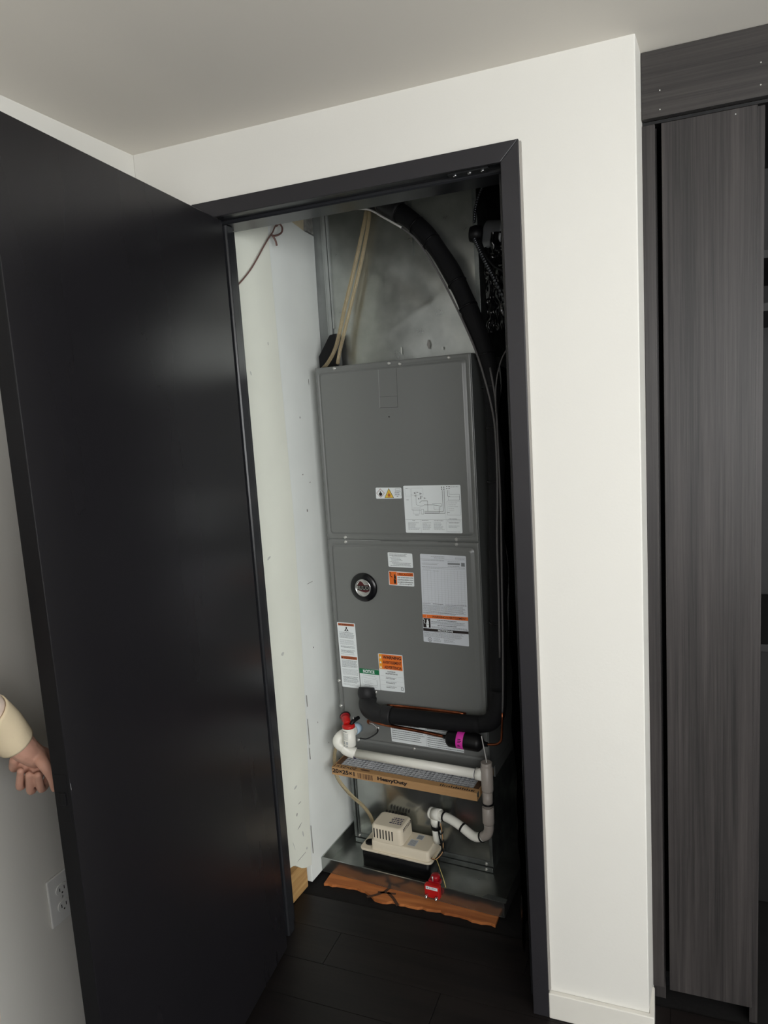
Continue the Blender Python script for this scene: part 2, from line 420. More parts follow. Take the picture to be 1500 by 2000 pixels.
box((2.07, -3.155, WZ0+.05), (WX1-.05, -3.15, WZ1-.05)).build('window_pane', 'glass', wn)
struct(box((3.2, -3.1, 0), (3.3, RY0, H)).box((3.2, RY1, 0), (3.3, 1.3, H)).box((3.2, RY0, 0), (3.3, RY1, WZ0)).box((3.2, RY0, WZ1), (3.3, RY1, H)).build('wall_right', 'wall'))
wn = sroot('window_2', (3.25, (RY0+RY1)/2, WZ0))
f = MB()
for a, b in (((RY0, WZ0), (RY0+.05, WZ1)), ((RY1-.05, WZ0), (RY1, WZ1)), ((RY0+.05, WZ0), (RY1-.05, WZ0+.05)), ((RY0+.05, WZ1-.05), (RY1-.05, WZ1))):
    f.box((3.22, a[0], a[1]), (3.28, b[0], b[1]))
f.build('window_frame', 'base', wn, bevel=.003)
box((3.25, RY0+.05, WZ0+.05), (3.255, RY1-.05, WZ1-.05)).build('window_pane', 'glass', wn)
struct(box((XR-.001, 1.3, 0), (3.3, 1.36, H)).build('wall_alcove_back', 'wall'))
# baseboard wraps the wall corner
bb = MB().prism([(XC, -.014), (XR+.012, -.014), (XR+.012, .084), (XR+.0005, .084), (XR+.0005, -.0005), (XC, -.0005)], lambda a, b, t: (a, b, t), 0, .070)
struct(bb.build('baseboard_back', 'base', bevel=.0025))
# door casing, mitred
def casing(name, poly):
    return struct(MB().prism(poly, lambda a, b, t: (a, t, b), -.012, -.0003).build(name, 'trim', bevel=.0015))
casing('trim_1', [(-.055, T_OUT), (XC, T_OUT), (XC-.04, T_IN), (-.015, T_IN)])
c2 = casing('trim_2', [(XC, T_OUT), (XC-.04, T_IN), (XC-.04, 0), (XC, 0)])
c3 = casing('trim_3', [(-.055, T_OUT), (-.015, T_IN), (-.015, 0), (-.055, 0)])
b2 = c2.location
cs = box((XC+.0002-b2.x, -.009-b2.y, .075-b2.z), (XC+.005-b2.x, -.0003-b2.y, T_OUT-.004-b2.z))
cs.build('caulk_strip', 'caulk', c2)
# jambs with a stop behind the door
jh = MB().prism([(0, T_IN+.004), (.045, T_IN+.004), (.045, T_IN-.001), (.049, T_IN-.005), (.125, T_IN-.005), (.125, T_IN+.018), (0, T_IN+.018)],
                lambda a, b, t: (t, a, b), -.018, XJ+.002)
jo = struct(jh.build('trim_4', 'jamb', bevel=.001))
jb = jo.location
sp = MB()
sp.box((.62-jb.x, .012-jb.y, T_IN+.0005-jb.z), (.712-jb.x, .036-jb.y, T_IN+.0038-jb.z), 0)
for x in (.634, .668, .698): sp.spin((x-jb.x, .024-jb.y, T_IN+.0006-jb.z), (0, 0, -1), [(0, .005), (.002, .0045), (.003, .002)], 12, 1)
sp.build('strike_plate', ['ductblack', 'chrome'], jo)
for nm, x0, x1, sg in (('trim_5', -.0195, -.012, 1), ('trim_6', XJ, XJ+.0038, -1)):
    pr = [(0, x0), (0, x1 if sg > 0 else x0), (.047, x1 if sg > 0 else x0)]
    if sg > 0: poly = [(0, x0), (0, -.016), (.046, -.016), (.046, .002), (.050, .006), (.078, .006), (.078, -.014), (.118, -.014), (.118, x0)]
    else: poly = [(0, x1), (0, x0), (.046, x0), (.046, x0-.016), (.078, x0-.016), (.078, x0), (.118, x0), (.118, x1)]
    struct(MB().prism(poly, lambda a, b, t: (b, a, t), 0, T_IN-.006).build(nm, 'jamb', bevel=.001))

# ------------------------------------------------------------------ closet shell
def CP(a, b, t): return (t, a, b)                  # (d, h) outline, thickness along s
seam = [(-.149, 2.45), (-.149, 2.063), (-.142, 1.6), (-.136, 1.248), (-.15, .8), (-.165, .5), (-.188, .223), (-.199, .066)]
wl = sroot('wall_closet_left', (-.05, -.2, 0), CLO)
MB().prism([(-.36, 2.45)]+seam+[(-.210, .070), (-.225, .074), (-.240, .081), (-.255, .090), (-.268, .101), (-.280, .112), (-.290, .121), (-.300, .127), (-.315, .131), (-.36, .133)], CP, -.075, -.0345).build('drywall_panel', 'dry1', wl, bevel=.0015)
MB().prism([(-.20, 2.43), (-.05, 2.43), (-.03, 2.168), (.01, 2.158), (.06, 2.148), (.125, 2.142), (.118, 1.9), (.121, 1.4), (.60, 1.38), (.60, .004), (-.20, .004)], CP, -.068, -.0372).build('drywall_panel', 'dry2', wl, bevel=.0012)
box((-.15, -.36, 0.0), (-.042, -.218, .098)).build('bottom_plate', 'lumber', wl, bevel=.002)
MB().prism([(-.028, 2.166), (.066, 2.147), (.072, 2.20), (.01, 2.214), (-.02, 2.20)], CP, -.052, -.039).build('torn_paper', 'torn', wl, bevel=.002)
MB().prism([(.082, 2.152), (.125, 2.148), (.122, 2.44), (.078, 2.44), (.084, 2.30), (.078, 2.22)], CP, -.066, -.038).build('drywall_edge', 'greyboard', wl, bevel=.001)
box((-.11, -.045, 2.19), (-.054, .20, 2.44)).build('stud', 'stud', wl)
box((-.07, .045, 2.15), (-.055, .08, 2.43)).build('stud', 'stud', wl)
sm = flatmb()
rr = random.Random(4)
def mark(d, h, a, b, ang, m, s=-.0340):
    c, q = math.cos(ang), math.sin(ang)
    pts = []
    for i in range(8):
        t = 2*PI*i/8; k = rr.uniform(.7, 1.1); x, y = a*k*math.cos(t), b*k*math.sin(t); pts.append((s, d+x*c-y*q, h+x*q+y*c))
    sm.add(pts, [tuple(range(8))], m)
for d, h, a, b, an in ((-.255, .372, .012, .004, .3), (-.24, .31, .010, .0015, .1), (-.26, .28, .006, .003, 1.2), (-.25, .235, .016, .002, .4), (-.235, .20, .003, .012, .2), (-.29, .19, .0015, .02, .3),
                       (-.262, .82, .010, .006, .1), (-.29, 1.13, .012, .004, .4), (-.22, .14, .004, .006, 0), (-.25, .13, .03, .0012, .05), (-.2, 1.77, .003, .005, 0), (-.3, 1.68, .004, .008, .5)):
    mark(d, h, a, b, an, 0 if b > .003 else 1)
mk2 = ((-.06, 1.36, .004, .002, .2), (-.02, 1.33, .006, .0015, .1), (.02, 1.66, .002, .012, 0), (-.05, 1.545, .003, .004, 0), (-.09, .52, .0018, .0045, .4), (-.03, .42, .002, .003, 0), (-.05, 1.24, .0035, .006, 0), (-.07, 1.0, .02, .001, .05), (-.08, .78, .003, .003, 0), (.03, .33, .003, .004, 0))
for d, h, a, b, an in mk2: mark(d, h, a, b, an, 1, -.0368)
sm.build('scuff_marks', ['smear', 'scuff'], wl, kind='stuff')
sk = flatmb()
for (h0, h1, dd) in ((.47, .56, -.155), (.42, .46, -.158), (.10, .20, -.187), (.6, .64, -.150)):
    sk.add([(-.0336, dd, h0), (-.0336, dd+.003, h0), (-.0336, dd+.002, h1), (-.0336, dd-.001, h1)], [(0, 1, 2, 3)], 0)
sk.build('seam_crack', 'scuff', wl, kind='stuff')
struct(box((-.06, .76, 0), (.83, .80, 2.46)).build('wall_closet_back', 'blackwall', frame=CLO))
struct(box((.83, .116, 0), (XR-.001, 1.3, 2.46)).build('wall_closet_right', 'blackwall'))
struct(box((-.22, .117, 2.46), (XR, 1.3, 2.5)).build('ceiling_closet', 'blackwall'))

# ------------------------------------------------------------------ the open closet door (child parts in its own hinge frame)
DA = math.radians(-84.6)                           # leaf direction: towards the viewer, a little to the right
dh = Vector((.0285, -.004, 0))
DF = (dh, DA)                                      # local x along the leaf, local y = towards the white wall side of the leaf... (+y = visible face side)
door = sroot('door_1', (0, 0, 0), DF)
DW = .757
# local: x 0..DW along leaf; visible face at y=0 looking to +y; leaf body at y<0
lf = box((.002, -.035, .012), (DW, 0.0, 2.050)); lf.m[3] = 1; lf.build('door_leaf', ['door', 'dooredge'], door, bevel=.0016)
ch = flatmb(); ch.add([(DW-.0028, .0003, .921), (DW-.0016, .0003, .924), (DW-.0018, .0003, .936), (DW-.0025, .0003, .934)], [(0, 1, 2, 3)], 0); ch.build('painted_glint', 'ahuedge', door)  # pale sliver painted on for a glint at the leading edge
box((DW-.030, -.0405, .842), (DW-.006, -.0352, .862)).build('latch_guard', 'black', door, bevel=.001)
k = MB(); kz = .906; kx = DW-.078
k.spin((kx, -.035, kz), (0, -1, 0), [(0, .031), (.004, .031), (.008, .027), (.009, .014), (.030, .0120), (.036, .015), (.042, .0205), (.052, .0235), (.062, .0225), (.068, .017), (.070, .0001)], 32, 0)
k.build('door_knob', 'knob', door)
k2 = MB().spin((kx, .0, kz), (0, 1, 0), [(0, .031), (.004, .031), (.006, .020), (.0065, .0001)], 32, 0)
box((DW-.0005, -.030, kz-.045), (DW+.0007, -.005, kz+.045)).build('latch_plate', 'dooredge', door, bevel=.0005)
MB().prism([(-.024, kz-.012), (-.010, kz-.012), (-.010, kz+.012), (-.024, kz+.012)], lambda a, b, t: (t, a, b), DW, DW+.004).build('latch_bolt', 'dooredge', door, bevel=.002)
for z in (.22, 1.05, 1.86):
    h = MB().cyl((-.004, -.0405, z), (-.004, -.0405, z+.09), .0052, 12, 0)
    h.build('door_hinge', 'ductblack', door)

# ================================================================== AIR HANDLER
ah = thing('air_handler', 'tall grey metal air handler cabinet standing in the open closet', 'air handler', (.2665, .27, .385), CLO)
cab = box((0, .006, .385), (.533, .56, 1.700)); cab.build('cabinet_body', 'ahu', ah, bevel=.002)
def rring(s0, s1, h0, h1, r, d, n=7):
    out = []
    for cx, cz, a0 in ((s1-r, h1-r, 0), (s0+r, h1-r, 90), (s0+r, h0+r, 180), (s1-r, h0+r, 270)):
        for i in range(n):
            a = math.radians(a0+90*i/(n-1)); out.append((cx+r*math.cos(a), d, cz+r*math.sin(a)))
    return out
def pressed_panel(name, s0, s1, h0, h1, i0, i1, j0, j1):
    rings = [rring(s0, s1, h0, h1, .0012, .006), rring(s0, s1, h0, h1, .0012, .0012), rring(s0+.001, s1-.001, h0+.001, h1-.001, .0012, 0), rring(i0-.002, i1+.005, j0-.002, j1+.002, .014, 0),
             rring(i0, i1+.002, j0, j1, .013, .0026), rring(i0+.003, i1-.001, j0+.003, j1-.003, .012, .0022), rring(i0+.006, i1-.007, j0+.006, j1-.006, .011, -.0030), rring(i0+.010, i1-.012, j0+.010, j1-.010, .010, -.0040)]
    mb = MB(); n = len(rings[0])
    vs = [p for r in rings for p in r]
    for k in range(len(rings)-1):
        mb.add([], []); 
    fs = [(k*n+i, k*n+(i+1) % n, (k+1)*n+(i+1) % n, (k+1)*n+i) for k in range(len(rings)-1) for i in range(n)]
    mb.add(vs, fs, 0, True)
    last = rings[-1]; mb.add(last, [tuple(range(n))], 0)
    o = mb.build(name, 'ahu', ah); return o
DP = -.0040                                        # face of the raised pressings
upan = pressed_panel('upper_access_panel', .0015, .5315, 1.1360, 1.6995, .0145, .5165, 1.1515, 1.6850)
lpan = pressed_panel('lower_access_panel', .0015, .5315, .4240, 1.1335, .0145, .5160, .4340, 1.1175)
# worn bright edges along the panel joint and the corner
wo = flatmb(); wo.rect(.012, .20, 1.1330, 1.1345, -.0003, 0); wo.rect(.30, .40, 1.1332, 1.1342, -.0003, 0)
wo.build('scratched_edge', 'ahuedge', ah, kind='stuff')
# screws
scr = MB().spin((0, 0, 0), (0, -1, 0), [(0, .0058), (.0012, .0058), (.0013, .0042), (.0042, .0040), (.0046, .0030)], 10)
first = None
for s, h, d in ((.0754, 1.6935, 0), (.270, 1.6925, 0), (.4668, 1.6915, 0), (.0712, 1.1425, 0), (.0712, 1.1268, 0), (.4615, 1.1430, 0), (.4613, 1.1270, 0),
                (.1475, .6149, DP), (.0062, .6386, 0), (.0062, .5474, 0), (.2752, .4310, 0), (.0651, .4305, 0), (.146, .4873, DP), (.306, 1.6872, 0)):
    if first is None: first = scr.build('screw', 'screw', ah); first.location = Vector((s, d, h))-Vector(ah['base'])
    else: dup(first, Vector((s, d, h))-Vector(ah['base']))
# rubber grommet hole, knock-out plate
kp = MB(); kp.line([(.2334, 1.676), (.2304, 1.558)], .0012, DP-.0003, 0); kp.line([(.295, 1.675), (.2925, 1.557)], .0008, DP-.0003, 1); kp.line([(.2304, 1.558), (.2925, 1.557)], .0010, DP-.0003, 1)
kp.line([(.2318, 1.592), (.2935, 1.591)], .0006, DP-.0003, 1); kp.flat = True
kp.build('tape_patch', ['ahuedge', 'slot'], ah)
MB().spin((.2603, DP, 1.5287), (0, -1, 0), [(0, .0024), (.0008, .0022)], 10).build('hole_plug', 'slot', ah)
# round brand badge
bd = MB().spin((.131, DP, .977), (0, -1, 0), [(0, .0485), (.004, .0485), (.0075, .046), (.010, .034), (.0105, .0001)], 48).build('badge', 'badge', ah)
MB().spin((.1322, DP-.0098, .977), (0, -1, 0), [(0, .0292), (.0025, .0290), (.003, .0275), (.003, .0262), (.0012, .0258)], 40).build('badge_ring', 'chrome', bd)
MB().spin((.1322, DP-.0100, .977), (0, -1, 0), [(0, .0255), (.0008, .0255)], 40).build('badge_face', 'badge', bd)
bl = flatmb(); dd = DP-.0112
bl.poly([(.1322-.022, .984), (.1322-.010, 1.0), (.1322-.002, .9965), (.1322+.006, .986), (.1322+.0235, .987), (.1322+.0235, .968), (.1322+.01, .961), (.1322-.012, .966), (.1322-.0235, .970)], dd, 1)
bl.rect(.1322-.0232, .1322+.0232, .9695, .9845, dd-.0002, 2)
text(bl, 'RUUD', .1322-.0215, .1322+.0215, .9712, .983, dd-.0004, 0, .02)
text(bl, 'RUUD', .1322-.0195, .1322+.0195, .9727, .9815, dd-.0006, 2, -.01)
bl.build('badge_lettering', ['chrome', 'logored', 'badge'], bd, kind='stuff')

# ---- stickers: paper sheet + print as its child
def sheet(name, c, m='paper', r=.003, label=None, d=DP, parent=ah, edge=None):
    (s0, h1), (s1, h1b), (s1c, h0), (s0d, h0d) = c
    poly = [(s0, h1), (s1, h1b), (s1c, h0), (s0d, h0d)]
    cen = Vector((sum(p[0] for p in poly)/4, sum(p[1] for p in poly)/4)); out = []
    for i, p in enumerate(poly):
        p = Vector(p); a = (Vector(poly[i-1])-p).normalized()*r; b = (Vector(poly[(i+1) % 4])-p).normalized()*r
        for t in (0, .5, 1): out.append(tuple(p+a*(1-t)**2+b*t**2))
    o = MB().prism(out, lambda a, b, t: (a, t, b), d, d-.0005).build(name, m, parent)
    if label: o['label'] = label
    return o
D1 = DP-.0008; D2 = D1-.0002; D3 = D2-.0002
# 1 flammable refrigerant sticker
x = sheet('hazard_sticker', [(.1972, 1.3072), (.2876, 1.3060), (.2874, 1.2715), (.1968, 1.2712)], label='white sticker with red diamond and yellow flame triangle')
p = flatmb()
def diamond(c, h, a, m, d): p.poly([(c, h+a), (c+a, h), (c, h-a), (c-a, h)], d, m)
diamond(.2138, 1.2893, .0145, 1, D1); diamond(.2138, 1.2893, .0128, 2, D2)
FL = [(0, -.5), (.28, -.42), (.36, -.1), (.2, .12), (.16, -.02), (.06, .3), (-.1, .52), (-.08, .15), (-.24, .02), (-.36, -.2), (-.2, -.45)]
p.poly([(.2138+a*.017, 1.2893+b*.017) for a, b in FL], D3, 0)
p.rect(.2080, .2196, 1.2795, 1.2805, D3, 0)
p.poly([(.2437, 1.3050), (.2602, 1.2735), (.2272, 1.2735)], D1, 0); p.poly([(.2437, 1.3022), (.2580, 1.2748), (.2294, 1.2748)], D2, 3)
p.poly([(.2437+a*.0145, 1.2852+b*.0145) for a, b in FL], D3, 4); p.rect(.2380, .2494, 1.2762, 1.2772, D3, 4)
p.line([(.2665, 1.3025), (.2835, 1.3025), (.2835, 1.2935), (.2665, 1.2935), (.2665, 1.3025)], .0008, D1, 5)
p.words(.2685, .2815, 1.2970, .0025, D2, 5); p.line([(.2635, 1.2925), (.2860, 1.2925), (.2860, 1.2800), (.2635, 1.2800), (.2635, 1.2925)], .0005, D1, 5)
p.para(.2650, .2840, 1.2910, 1.2815, .0034, .0016, D2, 0); p.words(.27, .276, 1.2775, .0018, D2, 0)
p.build('sticker_print', ['ink', 'hazred', 'paper', 'yellow', 'brownor', 'inkg'], x, kind='stuff')
# 2 wiring diagram
x = sheet('wiring_diagram', [(.2945, 1.3118), (.4840, 1.3115), (.4836, 1.1632), (.2945, 1.1622)], label='large white wiring diagram label')
p = flatmb(); s0, h1 = .2945, 1.3115
def P(a, b): return (s0+a*.189, h1-b*.149)
def pl_(pts, wd=.0008, m=0): p.line([P(*q) for q in pts], wd, D1, m)
def bx(a0, b0, a1, b1, wd=.0005, m=1): pl_([(a0, b0), (a1, b0), (a1, b1), (a0, b1), (a0, b0)], wd, m)
pl_([(.69, .10), (.69, .545), (.36, .545)], .0011, 0); pl_([(.72, .10), (.72, .585), (.36, .585)], .0011, 0)
pl_([(.62, .43), (.62, .575), (.36, .575)], .0010); pl_([(.28, .36), (.32, .32), (.42, .32), (.42, .54)], .0009); pl_([(.36, .405), (.53, .405), (.62, .42)], .0009)
pl_([(.5, .38), (.66, .38), (.67, .43), (.64, .45)], .0007); pl_([(.53, .45), (.53, .50), (.57, .50)], .0007); bx(.53, .42, .65, .5, .0005)
pl_([(.78, .1), (.78, .23), (.82, .23)], .0009); pl_([(.805, .1), (.805, .19), (.84, .19), (.98, .19), (.98, .31), (.78, .31)], .0006); bx(.79, .24, .985, .31)
bx(.76, .33, .985, .62, .0005, 1); pl_([(.22, .13), (.22, .4), (.28, .43), (.33, .43), (.37, .40)], .0006); bx(.15, .05, .35, .2, .0005, 2); bx(.03, .06, .13, .22, .0004, 2)
pl_([(.14, .18), (.14, .52), (.3, .52)], .0005, 1); pl_([(.16, .47), (.3, .47)], .0005, 1); pl_([(.12, .5), (.28, .5)], .0004, 1)
bx(.30, .5, .345, .6, .0006, 0); bx(.16, .5, .27, .6, .0004, 1)
for a, b in ((.68, .04), (.72, .04), (.68, .08), (.72, .08), (.77, .03), (.81, .03), (.77, .07), (.81, .07)):
    p.rect(P(a, b)[0]-.0018, P(a, b)[0]+.0018, P(a, b)[1]-.0012, P(a, b)[1]+.0012, D1, 0)
for a, b, c in ((.19, .14, .03), (.24, .13, .025), (.29, .15, .04), (.30, .22, .06), (.2, .2, .03), (.36, .25, .03), (.26, .26, .03)):
    q = P(a, b); p.rect(q[0], q[0]+.002, q[1]-c*.149, q[1], D1, 0); p.words(q[0], q[0]+.008, q[1]-.003, .0016, D1, 1)
for a, b, wd in ((.04, .05, .04), (.04, .3, .05), (.19, .62, .06), (.76, .56, .04), (.13, .74, .05), (.30, .735, .13), (.52, .74, .16), (.78, .7, .14), (.78, .78, .17)):
    q = P(a, b); p.words(q[0], q[0]+wd*.189, q[1]-.0008, .0016, D1, 0)
for a0, a1 in ((.05, .28), (.31, .48), (.51, .72)): p.para(P(a0, 0)[0], P(a1, 0)[0], P(0, .78)[1], P(0, .94)[1], .0034, .0013, D1, 1, .5)
p.para(P(.77, 0)[0], P(.97, 0)[0], P(0, .84)[1], P(0, .90)[1], .004, .0014, D1, 1); p.para(P(.78, 0)[0], P(.97, 0)[0], P(0, .36)[1], P(0, .55)[1], .006, .0014, D1, 2, .6)
p.line([P(0, .715), P(1, .715)], .0004, D1, 1); p.line([P(.285, .715), P(.285, 1)], .0004, D1, 2); p.line([P(.73, .6), P(.73, 1)], .0004, D1, 2); p.line([P(.76, .72), P(.97, .72), P(.97, .76), P(.76, .76), P(.76, .72)], .0005, D1, 1)
p.words(P(.8, 0)[0], P(.97, 0)[0], P(0, .04)[1], .0014, D1, 0); p.words(P(.74, 0)[0], P(.97, 0)[0], P(0, .975)[1], .0014, D1, 1)
p.build('diagram_print', ['ink', 'inkg', 'inkl'], x, kind='stuff')
# 3 small white text label
x = sheet('rating_label', [(.2250, 1.0972), (.3114, 1.0948), (.3120, 1.0482), (.2254, 1.0496)], label='small white text label above the orange caution label')
p = flatmb()
for i, (a, b) in enumerate(((.03, .8), (.03, .75), (.15, .78), (.05, .5), (.1, .55), (.12, .6), (.04, .45), (.14, .95), (.18, .92), (.06, .97))):
    p.words(.228+a*.081, .228+b*.081, 1.0915-i*.0042, .0017, D1, 0 if i in (0, 1, 7, 9) else 1, 1)
p.build('label_print', ['ink', 'inkg'], x, kind='stuff')
# 4 orange caution label in Spanish
x = sheet('caution_label', [(.2242, 1.0360), (.3128, 1.0330), (.3122, .9875), (.2232, .9886)], label='orange and white caution label with a hand symbol')
p = flatmb(); p.rect(.2258, .2535, .9908, 1.0338, D1, 1); p.rect(.2535, .3110, 1.0205, 1.0318, D1, 1); p.rect(.2532, .2540, .9908, 1.0330, D2, 3)
text(p, '! PRECAUCION', .2560, .3085, 1.0218, 1.0300, D2, 2, .02)
text(p, 'Solo el lado bueno y las', .2560, .3095, 1.0125, 1.0180, D2, 0, .015); text(p, 'superficies aisladas, toque', .2555, .3100, 1.0050, 1.0105, D2, 0, .015)
text(p, 'no retire la alimentacion', .2560, .3085, .9980, 1.0034, D2, 0, .015); text(p, 'solo en emergencia', .2600, .3050, .9912, .9964, D2, 0, .015)
HAND = [(-.5, -1), (.5, -1), (.62, -.2), (.55, .55), (.38, .6), (.33, .95), (.12, 1.0), (.05, .7), (-.1, .9), (-.3, .8), (-.34, .3), (-.6, 0), (-.62, -.4)]
p.poly([(.2455+a*.0068, 1.0108+b*.0165) for a, b in HAND], D2, 0)
p.line([(.2275, 1.0320), (.2330, 1.0280), (.2310, 1.0190), (.2375, 1.0150)], .0022, D2, 0)
p.line([(.2395, 1.012), (.2505, 1.008)], .0012, D3, 1)
p.build('label_print', ['ink', 'orange', 'logored', 'paper'], x, kind='stuff')
# 5 tall data label
x = sheet('data_label', [(.3385, 1.0955), (.4905, 1.0920), (.4868, .8046), (.3338, .8076)], 'papers', label='tall white data label with table and black band')
p = flatmb(); a0, a1 = .3385, .4868
p.words(.375, .42, 1.0870, .0016, D1, 1); p.words(.385, .42, 1.0830, .0016, D1, 0); p.words(.455, .487, 1.0850, .0016, D1, 1); p.words(.455, .487, 1.0815, .0014, D1, 1)
p.line([(a0, 1.079), (.4885, 1.078)], .0005, D1, 1); p.words(.343, .42, 1.0745, .0018, D1, 1); p.words(.343, .40, 1.0655, .0016, D1, 2); p.words(.43, .470, 1.0725, .0016, D1, 1)
p.rect(.430, .470, 1.0635, 1.0690, D1, 1); p.rect(.343, .395, 1.0615, 1.0630, D1, 2); p.words(.43, .47, 1.0580, .0016, D1, 1); p.words(.343, .487, 1.0535, .0016, D1, 1); p.words(.345, .487, 1.0490, .0016, D1, 2)
p.rect(.474, .486, 1.0590, 1.0705, D1, 1)
for q in (.345, .360, .372, .384, .395, .407, .418, .428, .439, .450, .461, .472, .483): p.line([(q, 1.045), (q-.002, .936)], .0005, D1, 2)
for i in range(16): p.line([(.343, 1.0425-i*.0069), (.486, 1.0420-i*.0069)], .0003, D1, 2)
p.words(.345, .372, 1.0435, .0018, D1, 2); p.words(.38, .40, 1.041, .0018, D1, 2)
p.words(.3375, .365, .9345, .0018, D1, 0); p.words(.373, .408, .9340, .0018, D1, 0); p.words(.415, .486, .9335, .0018, D1, 0)
p.para(.3375, .486, .931, .905, .0034, .0017, D1, 1, .1); p.para(.3375, .460, .906, .900, .0034, .0014, D1, 1, .2)
p.rect(.3352, .4882, .8870, .8985, D1, 3); text(p, 'WARNING/AVERTISSEMENT', .3680, .4835, .8890, .8962, D2, 0, .02)
text(p, '!', .3475, .3490, .8893, .8960, D2, 5, .02)
p.rect(.3362, .3610, .8555, .8860, D1, 0); p.poly([(.3510+a*.0075, .8700+b*.0140) for a, b in HAND], D2, 5); p.line([(.337, .884), (.342, .879), (.339, .873), (.343, .868)], .0018, D2, 5); p.line([(.345, .868), (.356, .865)], .001, D3, 0)
p.words(.385, .45, .8810, .0024, D1, 0); p.para(.364, .4865, .8785, .866, .0036, .0020, D1, 1, .15); p.words(.385, .45, .8640, .0024, D1, 0); p.para(.364, .4865, .8610, .853, .0036, .0020, D1, 1, .15)
p.rect(.3352, .4874, .8440, .8528, D1, 0); text(p, 'NOTICE/AVIS', .3860, .4360, .8452, .8516, D2, 5, .02)
p.para(.337, .486, .8425, .8235, .0032, .0016, D1, 1, .2)
for i in range(20):
    t0, t1 = 2*PI*i/20, 2*PI*(i+1)/20
    p.line([(.3565+.0062*math.cos(t0), .8165+.0062*math.sin(t0)), (.3565+.0062*math.cos(t1), .8165+.0062*math.sin(t1))], .0011, D1, 0)
text(p, 'UL', .3532, .3600, .8135, .8195, D1, 0, .01); p.words(.3455, .3475, .8170, .0015, D1, 1); p.words(.353, .361, .8078, .0015, D1, 1)
p.para(.368, .397, .8225, .810, .0032, .0014, D1, 1, .3); p.para(.404, .446, .8225, .810, .0032, .0014, D1, 1, .3)
p.build('label_print', ['ink', 'inkg', 'inkl', 'orange', 'amber', 'paper'], x, kind='stuff')
# 6 narrow warning label
x = sheet('warning_label', [(.0168, .8497), (.0858, .8494), (.0893, .6209), (.0196, .6204)], label='narrow white warning label with two brown bars')
p = flatmb(); p.rect(.0205, .0825, .8385, .8468, D1, 2); text(p, 'WARNING', .0340, .0770, .8397, .8457, D2, 0, .01); p.poly([(.0255, .8398), (.0315, .8398), (.0285, .8455)], D2, 0)
p.poly([(.0520+a, .8270+b) for a, b in ((-.003, .006), (0, .009), (.003, .006), (.002, .003), (.008, -.006), (.012, -.008), (.004, -.0055), (.002, -.007), (-.002, -.007), (-.004, -.0055), (-.012, -.008), (-.008, -.006), (-.002, .003))], D1, 0)
p.poly([(.0520, .8285), (.0545, .8232), (.052, .8215), (.0495, .8232)], D2, 3)
p.para(.0235, .0825, .8165, .794, .0037, .0020, D1, 1, .12); p.para(.0235, .0825, .7895, .770, .0037, .0018, D1, 4, .12); p.para(.0255, .083, .768, .7595, .0037, .0022, D1, 1, .2); p.para(.0255, .083, .754, .743, .0037, .0022, D1, 1, .2); p.para(.0245, .083, .740, .735, .0037, .0018, D1, 4, .1)
p.rect(.0235, .0850, .7215, .7315, D1, 2); text(p, 'AVERTISSEMENT', .0330, .0830, .7232, .7298, D2, 0, .0); p.poly([(.0250, .7228), (.0310, .7228), (.0280, .7290)], D2, 0)
p.para(.0250, .0855, .7175, .690, .0037, .0020, D1, 1, .12); p.para(.0255, .0860, .6865, .664, .0037, .0018, D1, 4, .1); p.para(.0265, .0865, .660, .650, .0037, .0022, D1, 1, .12); p.para(.0265, .0865, .648, .637, .0037, .0020, D1, 1, .2); p.para(.0255, .0865, .634, .625, .0037, .0016, D1, 4, .5)
p.build('label_print', ['ink', 'inkg', 'brownor', 'paper', 'inkl'], x, kind='stuff')
# 7 green notice label
x = sheet('notice_label', [(.0915, .6935), (.1650, .6945), (.1664, .6240), (.0920, .6230)], r=.001, label='small label with a green bar')
p = flatmb(); p.rect(.0915, .1650, .6765, .6940, D1, 0); text(p, 'NOTICE', .1050, .1480, .6795, .6910, D2, 1, .035)
p.words(.104, .150, .6705, .0018, D1, 2); p.line([(.098, .664), (.100, .664), (.150, .660), (.150, .664), (.156, .664)], .0006, D1, 2); p.line([(.099, .664), (.099, .640), (.125, .637), (.155, .640)], .0007, D1, 2); p.line([(.155, .658), (.155, .636)], .0008, D1, 3)
p.para(.106, .148, .655, .643, .005, .0012, D1, 2, .4); p.words(.108, .14, .6375, .0014, D1, 3); p.para(.106, .155, .6340, .628, .0034, .0014, D1, 2, .3)
p.build('label_print', ['green', 'paper', 'inkl', 'inkg'], x, kind='stuff')
# 8 three-language warning label
x = sheet('warning_label', [(.1655, .7529), (.2550, .7540), (.2560, .6262), (.1672, .6245)], label='white and orange label with three stacked warning words')
p = flatmb(); p.rect(.1680, .2528, .7005, .7515, D1, 1); p.rect(.1680, .1795, .7005, .7515, D2, 2)
for i, t in enumerate(('WARNING', 'AVERTISSEMENT', 'ADVERTENCIA')):
    h = .7365-i*.0168; text(p, t, (.1830, .1830, .1870)[i], .2495, h, h+(.0108, .0100, .0100)[i], D3, 0, (.035, .02, .02)[i])
    p.poly([(.1705, h), (.1775, h), (.1740, h+.0085)], D3, 4)
    p.rect(.1680, .2528, h-.0042, h-.0037, D2, 2)
text(p, 'CALIFORNIA', .1960, .2260, .6905, .6950, D1, 0, .02); text(p, 'PROPOSITION 65', .1900, .2330, .6830, .6878, D1, 0, .02)
for i in range(3):
    h = .6715-i*.0155; p.words(.1895, .2400, h, .0018, D1, 3, .75); p.words(.1895, .2300, h-.0038, .0022, D1, 0, .8); p.rect(.1695, .2535, h+.0048, h+.0052, D1, 5)
p.rect(.2430, .2515, .6325, .6435, D1, 3); p.rect(.2445, .2500, .6345, .6415, D2, 4)
